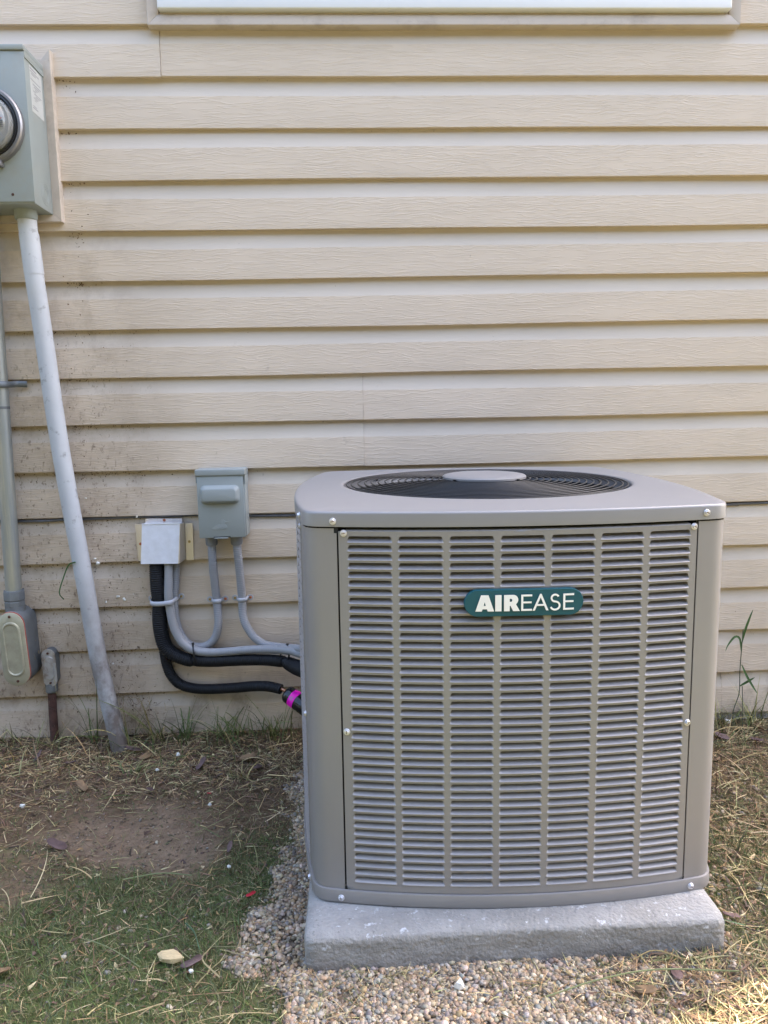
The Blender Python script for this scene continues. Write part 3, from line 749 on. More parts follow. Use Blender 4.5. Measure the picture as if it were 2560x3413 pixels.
def filled(polys, thick_):
    cu = bpy.data.curves.new('letter', 'CURVE'); cu.dimensions = '2D'; cu.fill_mode = 'BOTH'; cu.extrude = thick_
    for pl in polys:
        sp = cu.splines.new('POLY'); sp.points.add(len(pl)-1)
        for i, p in enumerate(pl): sp.points[i].co = (p[0], p[1], 0, 1)
        sp.use_cyclic_u = True
    ob = bpy.data.objects.new('tmp', cu); C.objects.link(ob)
    dg = bpy.context.evaluated_depsgraph_get(); me = bpy.data.meshes.new_from_object(ob.evaluated_get(dg))
    bpy.data.objects.remove(ob); bpy.data.curves.remove(cu); return me
for polys in letters:
    me = filled(polys, 1.0)
    for v in me.vertices:
        x = (v.co.x+265-797)*S_; z = (v.co.y-90)*S_; off = 0.0066 + (0.0009 if v.co.z > 0 else 0)
        v.co = face_pt(0, BC[0]+x, off, BC[1]+z+0.0002)
    me.materials.clear(); me.materials.append(M_CREAM)
    bm = bmesh.new(); bm.from_mesh(me); bmesh.ops.recalc_face_normals(bm, faces=bm.faces[:]); bm.to_mesh(me); bm.free()
    link_mesh('letter', me, None, badge)
# black slot ends beside the panel corners
def dark_patch(name, pts, off):
    V = [face_pt(0, u, off, z) for u, z in pts]; mesh_obj(name, V, [tuple(range(len(V)))], M_GAP, unit)
dark_patch('slot', [(-0.3035, 0.7510), (-0.2965, 0.7510), (-0.2965, 0.7612), (-0.3035, 0.7612)], -0.0003)
dark_patch('slot', [(-0.3000, 0.1200), (-0.2945, 0.1200), (-0.2955, 0.1260), (-0.2990, 0.1260)], 0.0004)
dark_patch('slot', [(0.2950, 0.1200), (0.2990, 0.1200), (0.2995, 0.1260), (0.2975, 0.1260)], 0.0004)

# ------------------------------------------------------------------ electric meter box
mb = thing('meter_box', 'grey-green electric meter box with round glass meter on the siding', 'meter box', (-0.86, -0.02, 1.465))
def L3(o, V): return [(x-o.location.x, y-o.location.y, z-o.location.z) for x, y, z in V]
def child_box(name, par, x0, x1, y0, y1, z0, z1, m, bev=0.0, seg=2):
    lx, ly, lz = par.location
    return box(name, x0-lx, x1-lx, y0-ly, y1-ly, z0-lz, z1-lz, m, par, bev, seg)
def child_lathe(name, par, prof_, m, seg, axis, origin, smooth=35):
    lx, ly, lz = par.location
    return lathe(name, prof_, m, par, seg, axis, (origin[0]-lx, origin[1]-ly, origin[2]-lz), smooth)
def child_tube(name, par, pts, r, m, seg=12, step=0.01, **k):
    lx, ly, lz = par.location
    return tube(name, [(p[0]-lx, p[1]-ly, p[2]-lz)+tuple(p[3:]) for p in pts], r, m, par, seg, step, **k)
child_box('enclosure', mb, -0.960, -0.7605, -0.148, -0.020, 1.466, 1.822, M_METER, 0.0025)
child_box('cover_plate', mb, -0.961, -0.7600, -0.151, -0.1482, 1.470, 1.815, M_METER, 0.001)
child_box('hood', mb, -0.962, -0.7585, -0.155, -0.022, 1.8165, 1.829, M_METER, 0.002)
child_box('side_lip', mb, -0.7603, -0.7585, -0.15, -0.024, 1.802, 1.8163, M_METER)
child_box('rear_flange', mb, -0.7604, -0.752, -0.026, -0.022, 1.80, 1.838, M_METER, 0.001)
mc = (-0.858, 0, 1.645)
ring_ = child_lathe('meter_ring', mb, [(0.078, -0.151), (0.0885, -0.151), (0.0895, -0.156), (0.0885, -0.166), (0.085, -0.170), (0.079, -0.170), (0.077, -0.166), (0.077, -0.152)], M_STEEL, 56, 'y', (mc[0], 0, mc[2]))
child_lathe('meter_gasket', mb, [(0.0765, -0.160), (0.0765, -0.1695), (0.072, -0.1705), (0.070, -0.160)], M_BLACK, 48, 'y', (mc[0], 0, mc[2]))
dial = child_lathe('meter_dial', mb, [(0.0, -0.182), (0.062, -0.182), (0.066, -0.178), (0.068, -0.160)], M_DIAL, 48, 'y', (mc[0], 0, mc[2]))
child_lathe('meter_glass', mb, [(0.0, -0.222), (0.02, -0.2215), (0.045, -0.216), (0.060, -0.205), (0.067, -0.190), (0.070, -0.170), (0.0712, -0.161), (0.0690, -0.161), (0.0675, -0.170), (0.0648, -0.189), (0.058, -0.203), (0.044, -0.2135), (0.02, -0.219), (0.0, -0.2195)], M_GLASS, 48, 'y', (mc[0], 0, mc[2]), True)
def dial_bit(name, x0, x1, z0, z1, m, y=-0.1832):
    lx, ly, lz = mb.location
    o = box(name, x0-lx, x1-lx, y-ly, y+0.0006-ly, z0-lz, z1-lz, m, dial); return o
dial_bit('dial_label', -0.850, -0.813, 1.668, 1.686, M_LABEL); dial_bit('dial_label', -0.846, -0.806, 1.628, 1.660, M_LABEL)
dial_bit('warning_patch', -0.836, -0.815, 1.672, 1.684, M_RED, -0.1842); dial_bit('warning_line', -0.832, -0.810, 1.651, 1.654, M_RED, -0.1842)
for k in range(4): dial_bit('print_line', -0.836, -0.809, 1.632+0.0045*k, 1.6335+0.0045*k, M_INK, -0.1842)
child_box('ring_latch', mb, -0.838, -0.826, -0.173, -0.152, 1.5475, 1.561, M_STEEL, 0.002)
child_lathe('latch_bolt', mb, [(0, -0.1735), (0.003, -0.1735), (0.003, -0.172)], M_BLACK, 10, 'y', (-0.832, -0.0005, 1.554))
# rating sticker on the side
st = child_box('sticker', mb, -0.7604, -0.7600, -0.122, -0.048, 1.690, 1.798, M_LABEL)
for k, (ya, yb_, za, zb_) in enumerate([(-0.118, -0.080, 1.790, 1.793), (-0.118, -0.065, 1.784, 1.786), (-0.112, -0.085, 1.779, 1.781), (-0.118, -0.060, 1.766, 1.7675)] + [(-0.106+0.006*((i*7) % 3), -0.058-0.011*((i*5) % 4), 1.757-0.0052*i, 1.7588-0.0052*i) for i in range(8)] + [(-0.114, -0.085, 1.700, 1.7025), (-0.114, -0.092, 1.705, 1.7065)]):
    lx, ly, lz = mb.location
    box('print_line', -0.7599-lx, -0.7596-lx, ya-ly, yb_-ly, za-lz, zb_-lz, M_INK, st)
lx, ly, lz = mb.location
for r in (0.027, 0.021, 0.015):
    V, F = [], []
    n = 32
    for j in range(n):
        a = 2*math.pi*j/n
        for rr, xx in ((r, 0.0), (r-0.0008, 0.0006), (r-0.0016, 0.0)): V.append((-0.7603+xx-lx, -0.078+rr*math.cos(a)-ly, 1.505+rr*math.sin(a)-lz))
    for j in range(n):
        k = (j+1) % n
        for q in (0, 1): F.append((j*3+q, k*3+q, k*3+q+1, j*3+q+1))
    mesh_obj('knockout', V, F, M_METER, mb)
child_lathe('cover_screw', mb, [(0, -0.1525), (0.003, -0.152), (0.0035, -0.151)], M_BOLT, 10, 'y', (-0.812, -0.0005, 1.487))

# ------------------------------------------------------------------ conduits on the left
pv = thing('pvc_conduit', 'slanting pale grey plastic conduit from the meter box down to the soil', 'conduit', (-0.68, -0.07, 0.0))
PV = [(-0.8115, -0.080, 1.462), (-0.8095, -0.078, 1.40), (-0.8062, -0.072, 1.3022), (-0.7999, -0.062, 1.1708), (-0.7792, -0.058, 0.8559), (-0.7443, -0.060, 0.5261), (-0.7168, -0.064, 0.2694), (-0.6790, -0.070, 0.0400), (-0.668, -0.074, -0.04)]
child_tube('pipe', pv, PV, 0.0232, M_PVC, 24, 0.02)
child_tube('coupling', pv, [(-0.8095, -0.078, 1.408), (-0.8062, -0.072, 1.310)], 0.0243, M_PVC, 24, 0.02)
child_lathe('hub', pv, [(0.0, 1.469), (0.0275, 1.469), (0.0275, 1.446), (0.0255, 1.443), (0.0215, 1.443)], M_METER, 28, 'z', (-0.8118, -0.081, 0))
mp_ = thing('metal_conduit', 'galvanised metal conduit standing at the left edge, ending in an oval-covered fitting', 'conduit', (-0.94, -0.05, 0.2))
child_tube('pipe', mp_, [(-0.921, -0.05, 1.475), (-0.9257, -0.05, 1.1737), (-0.9313, -0.05, 0.859), (-0.9372, -0.05, 0.5307), (-0.939, -0.05, 0.45)], 0.0211, M_GALV, 24, 0.05)
child_tube('coupling', mp_, [(-0.9215, -0.05, 1.446), (-0.9216, -0.05, 1.466)], 0.026, M_CAST, 24, 0.05)
child_tube('seam_band', mp_, [(-0.9292, -0.05, 0.975), (-0.9293, -0.05, 0.968)], 0.0219, M_CAST, 24, 0.05)
# compression nut (octagonal)
child_lathe('nut', mp_, [(0.0215, 0.475), (0.0275, 0.474), (0.0285, 0.470), (0.0285, 0.449), (0.0265, 0.446)], M_CAST, 8, 'z', (-0.9385, -0.05, 0), 20)
child_lathe('nut', mp_, [(0.0265, 0.4455), (0.0275, 0.443), (0.0275, 0.432), (0.0265, 0.430)], M_CAST, 8, 'z', (-0.9387, -0.05, 0), 20)
def capsule(cx, cz, w, h, n=10, lean=0.0):
    r = w/2; pts = []
    for i in range(n+1): a = math.pi*i/n; pts.append((r*math.cos(a), h/2-r+r*math.sin(a)))
    for i in range(n+1): a = math.pi+math.pi*i/n; pts.append((r*math.cos(a), -h/2+r+r*math.sin(a)))
    c, s = math.cos(lean), math.sin(lean)
    return [(cx+x*c-z*s, cz+x*s+z*c) for x, z in pts]
def plate(name, par, loops, m, smooth=40, top=True, bottom=False):
    """loops: [(outline xz, y)] world coords"""
    lx, ly, lz = par.location if par.type == 'EMPTY' else par.parent.location
    n = len(loops[0][0]); V = []; F = []
    for pts, y in loops: V += [(x-lx, y-ly, z-lz) for x, z in pts]
    for i in range(len(loops)-1):
        for j in range(n): F.append((i*n+j, i*n+(j+1) % n, (i+1)*n+(j+1) % n, (i+1)*n+j))
    if top: F.append(tuple((len(loops)-1)*n+j for j in range(n)))
    if bottom: F.append(tuple(range(n)))
    o = mesh_obj(name, V, F, m, par, smooth); bm = bmesh.new(); bm.from_mesh(o.data); bmesh.ops.recalc_face_normals(bm, faces=bm.faces[:]); bm.to_mesh(o.data); bm.free(); return o
cb = (-0.9355, 0.318); ln = 0.045
plate('fitting_body', mp_, [(capsule(cb[0]+.006, cb[1]+.004, 0.066, 0.205, lean=ln), -0.012), (capsule(cb[0]+.004, cb[1]+.003, 0.070, 0.210, lean=ln), -0.05), (capsule(cb[0], cb[1], 0.070, 0.206, lean=ln), -0.083)], M_CAST)
child_lathe('fitting_neck', mp_, [(0.026, 0.431), (0.0268, 0.41), (0.0268, 0.37)], M_CAST, 24, 'z', (-0.938, -0.05, 0))
plate('gasket', mp_, [(capsule(cb[0], cb[1], 0.0725, 0.2085, lean=ln), -0.0832), (capsule(cb[0], cb[1], 0.0725, 0.2085, lean=ln), -0.0852)], M_GASKET)
cv = plate('fitting_cover', mp_, [(capsule(cb[0]-.001, cb[1]-.001, 0.0715, 0.2070, lean=ln), -0.0853), (capsule(cb[0]-.001, cb[1]-.001, 0.0715, 0.2070, lean=ln), -0.0878), (capsule(cb[0]-.001, cb[1]-.001, 0.0690, 0.2045, lean=ln), -0.0888),
      (capsule(cb[0]-.001, cb[1]-.001, 0.050, 0.155, lean=ln), -0.0888), (capsule(cb[0]-.001, cb[1]-.001, 0.0465, 0.151, lean=ln), -0.0925), (capsule(cb[0]-.001, cb[1]-.001, 0.040, 0.144, lean=ln), -0.0930),
      (capsule(cb[0]-.001, cb[1]-.001, 0.036, 0.138, lean=ln), -0.0905)], M_COVER)
for dz in (0.091, -0.091):
    child_lathe('cover_screw', mp_, [(0, -0.0915), (0.0035, -0.091), (0.004, -0.0885)], M_BOLT, 10, 'y', (cb[0]-dz*ln, 0, cb[1]+dz))
# clamp on the pipe
cl = []
for a in range(-100, 101, 20):
    cl.append((-0.928+0.0245*math.sin(math.radians(a)), -0.050-0.0245*math.cos(math.radians(a)), 1.032))
def ribbon(name, par, pts, w, t, m, updir=(0, 0, 1)):
    """flat strap along pts, width w along z, thickness t"""
    lx, ly, lz = par.location; P_ = np.array(pts, float); T_ = np.gradient(P_, axis=0); U = np.array(updir, float); V = []; F = []
    for p, tt in zip(P_, T_):
        tt = tt/np.linalg.norm(tt); n = np.cross(tt, U); n /= np.linalg.norm(n)
        for a, b in ((-w/2, 0), (-w/2*.7, t), (0, t*1.35), (w/2*.7, t), (w/2, 0)): V.append(tuple(p+U*a+n*b-np.array([lx, ly, lz])))
    for i in range(len(P_)-1):
        for j in range(4): F.append((i*5+j, i*5+j+1, (i+1)*5+j+1, (i+1)*5+j))
        F.append((i*5+4, i*5, (i+1)*5, (i+1)*5+4))
    F.append((0, 1, 2, 3, 4)); F.append(tuple((len(P_)-1)*5+j for j in (4, 3, 2, 1, 0)))
    o = mesh_obj(name, V, F, m, par, 50); bm = bmesh.new(); bm.from_mesh(o.data); bmesh.ops.recalc_face_normals(bm, faces=bm.faces[:]); bm.to_mesh(o.data); bm.free(); return o
ribbon('clamp', mp_, cl+[(-0.897, -0.026, 1.034), (-0.888, -0.022, 1.034), (-0.868, -0.021, 1.033)], 0.017, 0.003, M_CAST)
# small fitting with rusty pipe
sf = thing('small_conduit_fitting', 'small worn oval conduit fitting on a rusty pipe, low on the wall', 'conduit fitting', (-0.865, -0.03, 0.1))
sc_ = (-0.861, 0.2475); l2 = 0.02
plate('fitting_body', sf, [(capsule(sc_[0], sc_[1], 0.034, 0.104, lean=l2), -0.012), (capsule(sc_[0], sc_[1], 0.036, 0.108, lean=l2), -0.045)], M_CAST)
plate('fitting_cover', sf, [(capsule(sc_[0], sc_[1], 0.0375, 0.109, lean=l2), -0.0453), (capsule(sc_[0], sc_[1], 0.0375, 0.109, lean=l2), -0.0485), (capsule(sc_[0], sc_[1], 0.026, 0.070, lean=l2), -0.0488), (capsule(sc_[0], sc_[1], 0.023, 0.066, lean=l2), -0.0515)], M_COVER2)
for dz in (0.043, -0.043): child_lathe('cover_screw', sf, [(0, -0.052), (0.003, -0.0515), (0.0033, -0.0487)], M_BOLT, 10, 'y', (sc_[0]-dz*l2, 0, sc_[1]+dz))
child_lathe('collar', sf, [(0.015, 0.20), (0.0165, 0.196), (0.0165, 0.176), (0.0135, 0.172)], M_CAST, 16, 'z', (-0.8645, -0.034, 0))
child_tube('rusty_pipe', sf, [(-0.8645, -0.034, 0.18), (-0.8668, -0.034, 0.10), (-0.868, -0.034, -0.03)], 0.0115, M_RUST, 14, 0.01)

# ------------------------------------------------------------------ cable along the siding
cbl = tube('wall_cable', [(-2.2, -0.0085, 0.667), (-1.2, -0.0085, 0.661), (-0.972, -0.0085, 0.6605), (-0.87, -0.010, 0.6585), (-0.784, -0.0085, 0.6605), (-0.594, -0.0085, 0.6632), (-0.441, -0.0085, 0.6645), (-0.287, -0.0085, 0.6588), (-0.161, -0.0085, 0.6560), (0.4, -0.0085, 0.6550), (1.069, -0.0085, 0.6545), (1.19, -0.0085, 0.6570), (2.5, -0.0085, 0.658)], 0.0042, M_CABLE, None, 10, 0.03)
tag(cbl, 'thin grey cable run along a siding joint behind the air conditioner', 'cable')

# ------------------------------------------------------------------ galvanised line cover
gc = thing('line_cover', 'square galvanised sheet metal cover with screwed flanges over the pipe entry', 'wall cover', (-0.53, -0.02, 0.54))
def quadbox(name, par, front, back, yf, yb__, m, bottom_open=False):
    """front/back: 4 corners x,z (tl,tr,br,bl)"""
    lx, ly, lz = par.location; V = [(x-lx, yf-ly, z-lz) for x, z in front]+[(x-lx, yb__-ly, z-lz) for x, z in back]
    F = [(0, 3, 2, 1), (0, 1, 5, 4), (1, 2, 6, 5), (3, 0, 4, 7)]
    if not bottom_open: F.append((2, 3, 7, 6)); F.append((4, 5, 6, 7))
    return mesh_obj(name, V, F, m, par)
quadbox('cover', gc, [(-0.5729, 0.6518), (-0.4716, 0.6491), (-0.4823, 0.5392), (-0.5833, 0.5407)], [(-0.5790, 0.647), (-0.4790, 0.645), (-0.4800, 0.541), (-0.5860, 0.542)], -0.0700, -0.0175, M_GTOP, True)
bmx = bmesh.new()
lx, ly, lz = gc.location
for (xa, xb, ya, yb2, za, zb2) in ((-0.5735, -0.4712, -0.0712, -0.0702, 0.6495, 0.6530),): box_bm(bmx, xa-lx, xb-lx, ya-ly, yb2-ly, za-lz, zb2-lz)
bm_obj('hem', bmx, M_GTOP, gc)
quadbox('side_sheet', gc, [(-0.4714, 0.6485), (-0.4705, 0.6485), (-0.4790, 0.5395), (-0.4822, 0.5395)], [(-0.4790, 0.645), (-0.4690, 0.645), (-0.4705, 0.543), (-0.4800, 0.543)], -0.0695, -0.0190, M_GBRONZE)
fl1 = quadbox('flange', gc, [(-0.6057, 0.6439), (-0.5770, 0.6434), (-0.5860, 0.5394), (-0.6020, 0.5398)], [(-0.6057, 0.6439), (-0.5770, 0.6434), (-0.5860, 0.5394), (-0.6020, 0.5398)], -0.0215, -0.0185, M_GBRONZE)
fl2 = quadbox('flange', gc, [(-0.4682, 0.6434), (-0.4468, 0.6436), (-0.4490, 0.5396), (-0.4695, 0.5395)], [(-0.4682, 0.6434), (-0.4468, 0.6436), (-0.4490, 0.5396), (-0.4695, 0.5395)], -0.0235, -0.0185, M_GBRONZE)
fl3 = quadbox('flange', gc, [(-0.5763, 0.6592), (-0.4749, 0.6572), (-0.4756, 0.6440), (-0.5771, 0.6456)], [(-0.5763, 0.6592), (-0.4749, 0.6572), (-0.4756, 0.6440), (-0.5771, 0.6456)], -0.0240, -0.0100, M_GBRONZE)
ME_CS = screw_mesh(M_COPPER, 0.0042, 0.0030, 0.0028, True); ME_BS = screw_mesh(M_BRASS, 0.0040, 0.0028, 0.0026, True)
def ps(me, par, x, y, z, nrm=(0, -1, 0)): 
    lx, ly, lz = par.location; put_screw(me, par, (x-lx, y-ly, z-lz), nrm, random.uniform(0, 3))
ps(ME_CS, gc, -0.524, -0.0240, 0.6540); ps(ME_CS, gc, -0.5936, -0.0215, 0.5886); ps(ME_BS, gc, -0.4584, -0.0235, 0.5917)
ps(ME_CS, gc, -0.4745, -0.042, 0.592, (0.98, -0.2, 0))

# ------------------------------------------------------------------ disconnect box
db = thing('disconnect_box', 'small grey electrical disconnect box with raised pull handle bump and duck emblem', 'electrical box', (-0.355, -0.018, 0.611))
child_box('enclosure', db, -0.4150, -0.2900, -0.0790, -0.0175, 0.6125, 0.7890, M_BOX, 0.0015)
child_box('lid', db, -0.4172, -0.2928, -0.0870, -0.0800, 0.6105, 0.7800, M_BOX, 0.0018, 2)
child_box('hood', db, -0.4205, -0.2882, -0.0905, -0.0178, 0.7795, 0.7965, M_BOX, 0.0022, 3)
child_box('side_flap', db, -0.2900, -0.2884, -0.084, -0.02, 0.7560, 0.7793, M_BOX)
child_box('side_flap', db, -0.4197, -0.4181, -0.084, -0.02, 0.7600, 0.7793, M_BOX)
def rrect(cx, cz, w, h, r, n=6):
    pts = []
    for sx, sz, a0 in ((1, 1, 0), (-1, 1, 90), (-1, -1, 180), (1, -1, 270)):
        for i in range(n+1):
            a = math.radians(a0+90*i/n); pts.append((cx+sx*(w/2-r)+r*math.cos(a), cz+sz*(h/2-r)+r*math.sin(a)))
    return pts
cx_, cz_ = -0.3567, 0.7285
plate('pull_bump', db, [(rrect(cx_, cz_, 0.106, 0.0510, 0.013), -0.0869), (rrect(cx_, cz_, 0.104, 0.0490, 0.0125), -0.0885), (rrect(cx_, cz_, 0.100, 0.0440, 0.012), -0.0945), (rrect(cx_, cz_, 0.096, 0.0400, 0.011), -0.1000), (rrect(cx_, cz_, 0.091, 0.0350, 0.010), -0.1035), (rrect(cx_, cz_, 0.084, 0.0290, 0.007), -0.1045)], M_BOX, 70)
# duck emblem in low relief
dk = plate('emblem', db, [([(-0.3835, 0.6365), (-0.379, 0.6385), (-0.374, 0.6430), (-0.366, 0.6465), (-0.356, 0.6465), (-0.3535, 0.6470), (-0.3565, 0.6500), (-0.3580, 0.6545), (-0.3555, 0.6590), (-0.351, 0.6600), (-0.3475, 0.6580), (-0.3455, 0.6550), (-0.3400, 0.6545), (-0.3365, 0.6535), (-0.3405, 0.6525), (-0.3460, 0.6520), (-0.3480, 0.6495), (-0.3500, 0.6470), (-0.3450, 0.6460), (-0.3420, 0.6420), (-0.3410, 0.6385), (-0.3430, 0.6350), (-0.350, 0.6338), (-0.365, 0.6335), (-0.374, 0.6335), (-0.379, 0.6345)], yy) for yy in (-0.0869, -0.0884)], M_BOX, False)
tx_ = bpy.data.curves.new('word', 'FONT'); tx_.body = 'Midwest'; tx_.size = 0.0085; tx_.extrude = 0.0003; tx_.align_x = 'CENTER'
to = bpy.data.objects.new('tmp', tx_); C.objects.link(to); me = bpy.data.meshes.new_from_object(to.evaluated_get(bpy.context.evaluated_depsgraph_get())); bpy.data.objects.remove(to)
me.transform(Matrix.Translation((-0.3575-db.location.x, -0.0886-db.location.y, 0.6368-db.location.z)) @ Matrix.Rotation(math.pi/2, 4, 'X') @ Matrix.Diagonal((0.9, 0.75, 1, 1)))
me.materials.clear(); link_mesh('lettering', me, M_BOX, dk)
child_box('latch_slot', db, -0.3790, -0.3335, -0.0876, -0.0869, 0.6105, 0.6140, M_GAP)
child_box('latch_tab', db, -0.3770, -0.3400, -0.0895, -0.0830, 0.6080, 0.6118, M_BOX, 0.001)
def connector(par, x, y, zt_):
    child_lathe('connector', par, [(0.0, zt_), (0.0135, zt_), (0.0135, zt_-0.003), (0.0165, zt_-0.004), (0.0170, zt_-0.008), (0.0165, zt_-0.022), (0.0150, zt_-0.027), (0.0112, zt_-0.028)], M_FIT, 20, 'z', (x, y, 0))
connector(db, -0.3915, -0.052, 0.6124); connector(db, -0.3230, -0.052, 0.6124)

# ------------------------------------------------------------------ flexible conduits, insulated lines
flex = dict(seg=16, step=0.0011, wave=0.045, period=0.0052)
c2 = [(-0.4969, -0.030, 0.560), (-0.5020, -0.032, 0.4759), (-0.5070, -0.034, 0.4396), (-0.5080, -0.034, 0.403), (-0.5053, -0.034, 0.3661), (-0.4932, -0.037, 0.3287), (-0.4733, -0.040, 0.302), (-0.4489, -0.040, 0.2925), (-0.4201, -0.040, 0.2965), (-0.3975, -0.040, 0.3181), (-0.3880, -0.040, 0.3512), (-0.3865, -0.038, 0.3801), (-0.3885, -0.034, 0.4163), (-0.3905, -0.036, 0.4535), (-0.3920, -0.045, 0.51), (-0.3920, -0.050, 0.5472), (-0.3915, -0.052, 0.59)]
o = tube('flexible_conduit', c2, 0.0114, M_FLEX, None, **flex)
tag(o, 'ribbed grey conduit looping in a U from wall cover to left side of disconnect box', 'conduit')
c3 = [(-0.3230, -0.052, 0.59), (-0.3222, -0.050, 0.5635), (-0.3209, -0.045, 0.5264), (-0.3191, -0.038, 0.4703), (-0.3183, -0.034, 0.4251), (-0.318, -0.036, 0.385), (-0.3094, -0.045, 0.3537), (-0.2881, -0.055, 0.3227), (-0.2593, -0.065, 0.3027), (-0.2226, -0.080, 0.2985), (-0.1926, -0.100, 0.3005), (-0.1589, -0.130, 0.306), (-0.1202, -0.200, 0.322), (-0.085, -0.26, 0.325)]
o = tube('flexible_conduit', c3, 0.0114, M_FLEX, None, **flex)
tag(o, 'ribbed grey flexible conduit from right side of disconnect box curving to the air conditioner', 'conduit')
c1 = [(-0.511, -0.050, 0.565), (-0.5140, -0.054, 0.4989), (-0.5167, -0.058, 0.4449), (-0.5142, -0.058, 0.4085), (-0.5093, -0.060, 0.3719), (-0.4989, -0.062, 0.3386), (-0.4827, -0.064, 0.3124), (-0.4586, -0.066, 0.2937), (-0.4228, -0.069, 0.2855), (-0.376, -0.074, 0.2860), (-0.2857, -0.087, 0.2940), (-0.2137, -0.102, 0.2964), (-0.1771, -0.122, 0.2980), (-0.1533, -0.142, 0.2970), (-0.1205, -0.20, 0.310), (-0.085, -0.25, 0.315)]
o = tube('flexible_conduit', c1, 0.0118, M_FLEX, None, **dict(flex, wave=0.012))
tag(o, 'grey flexible conduit strapped to the black hose, running level on top of it', 'conduit')
foam = dict(seg=20, step=0.0012, wave=0.045, period=0.0062)
b1 = [(-0.5463, -0.042, 0.565, .0195), (-0.5476, -0.045, 0.4965, .0200), (-0.5473, -0.045, 0.4603, .0200), (-0.5460, -0.045, 0.4290, .0185), (-0.5471, -0.045, 0.3872, .0205), (-0.5468, -0.045, 0.3504, .0205), (-0.5395, -0.045, 0.3058, .0200), (-0.5186, -0.050, 0.2808, .0190), (-0.4899, -0.056, 0.2666, .0180), (-0.4640, -0.060, 0.2600, .0172), (-0.4548, -0.061, 0.2606, .0125), (-0.446, -0.062, 0.2600, .0168), (-0.3952, -0.070, 0.2595, .0163), (-0.3228, -0.080, 0.2630, .0158), (-0.2581, -0.090, 0.2645, .0155), (-0.2080, -0.102, 0.2630, .0160), (-0.1980, -0.108, 0.2625, .0130), (-0.1900, -0.113, 0.2610, .0175), (-0.165, -0.135, 0.2560, .0205), (-0.130, -0.180, 0.2580, .021), (-0.085, -0.25, 0.265, .021)]
o = tube('insulated_hose', b1, 0.02, M_FOAM, None, **foam)
tag(o, 'thick black ribbed hose from the wall cover running right into the air conditioner', 'hose')
b2 = [(-0.5470, -0.028, 0.34), (-0.5462, -0.028, 0.3088), (-0.5440, -0.028, 0.2713), (-0.5395, -0.030, 0.2412), (-0.5290, -0.033, 0.2113), (-0.5059, -0.037, 0.1851), (-0.4696, -0.041, 0.1724), (-0.422, -0.047, 0.1699), (-0.3476, -0.060, 0.1756), (-0.2916, -0.075, 0.1840), (-0.2472, -0.090, 0.1872), (-0.2110, -0.104, 0.1830)]
hs = thing('insulated_pipe', 'thinner black insulated pipe below the thick hose with bare copper showing at its cut end', 'pipe', (-0.21, -0.10, 0.18))
child_tube('insulation', hs, b2, 0.0142, M_FOAM, cap=False, **foam)
e0, e1 = Vector(b2[-2]), Vector(b2[-1]); dr = (e1-e0).normalized()
child_tube('cut_end', hs, [tuple(e1-dr*0.002), tuple(e1-dr*0.001)], 0.0135, M_DARK, 16, 0.01, smoothp=False)
child_tube('copper', hs, [tuple(e1-dr*0.01), tuple(e1+dr*0.004), (-0.1957, -0.109, 0.176), (-0.188, -0.113, 0.1725)], 0.0050, M_COPPER2, 10, 0.004)
dr_ = thing('filter_drier', 'black cylindrical filter drier with a bright magenta band beside the air conditioner', 'filter', (-0.16, -0.13, 0.15))
A0 = Vector((-0.1985, -0.108, 0.1745)); A1 = Vector((-0.085, -0.190, 0.118)); ax = (A1-A0).normalized(); Ln = (A1-A0).length
def along(t, r): p = A0+ax*t; return (p.x, p.y, p.z, r)
child_tube('canister', dr_, [along(0.0, 0.007), along(0.001, 0.013), along(0.004, 0.0205), along(0.009, 0.0238), along(0.014, 0.0242), along(Ln, 0.0242)], 0.024, M_DRIER, 28, 0.01, smoothp=False)
child_tube('label_band', dr_, [along(0.026, 0.0245), along(0.045, 0.0245)], 0.024, M_MAG, 28, 0.01, smoothp=False, cap=False)
for k, (ta, tb3) in enumerate(((0.031, 0.0335), (0.0365, 0.0385))):
    # short printed marks on the band
    sd_ = ax.cross(Vector((0, 0, 1))).normalized(); upv = sd_.cross(ax).normalized()
    V = []
    for th in (-0.20, 0.0, 0.22):
        n_ = (-(sd_)*math.cos(0.5+th)+upv*math.sin(0.5+th)) if sd_.y > 0 else (sd_*math.cos(0.5+th)+upv*math.sin(0.5+th))
        for t in (ta, tb3): V.append(tuple(A0+ax*t+n_*0.0247-dr_.location))
    mesh_obj('print_mark', V, [(0, 1, 3, 2), (2, 3, 5, 4)], M_INK, dr_)
# straps
def strap(label, pts, ears, me_s, w=0.012):
    t = thing('pipe_strap', label, 'strap', tuple(np.mean(pts, axis=0)), 'grey straps screwed over the conduits')
    P_ = catmull(pts, 0.004); ribbon('band', t, P_, w, 0.0022, M_STRAP)
    lx, ly, lz = t.location
    for i, e in enumerate(ears):
        lathe('ear', [(0, -0.0030), (0.0078, -0.0030), (0.0085, -0.0022), (0.0085, 0.0)], M_STRAP, t, 16, 'y', (e[0]-lx, e[1]-ly, e[2]-lz), 35)
        put_screw(me_s[i], t, (e[0]-lx, e[1]-0.0030-ly, e[2]-lz), (0, -1, 0), 0.4*i)
strap('wide grey strap holding the black hose and a conduit together', [(-0.5695, -0.0185, 0.4316), (-0.5690, -0.040, 0.4305), (-0.5640, -0.062, 0.4285), (-0.5520, -0.070, 0.4278), (-0.5300, -0.0745, 0.4290), (-0.5080, -0.0730, 0.4310), (-0.5020, -0.060, 0.4330), (-0.4985, -0.040, 0.434), (-0.4970, -0.0200, 0.4345)], [(-0.5740, -0.0165, 0.4318), (-0.4905, -0.0165, 0.4350)], [ME_BS, ME_BS], 0.013)
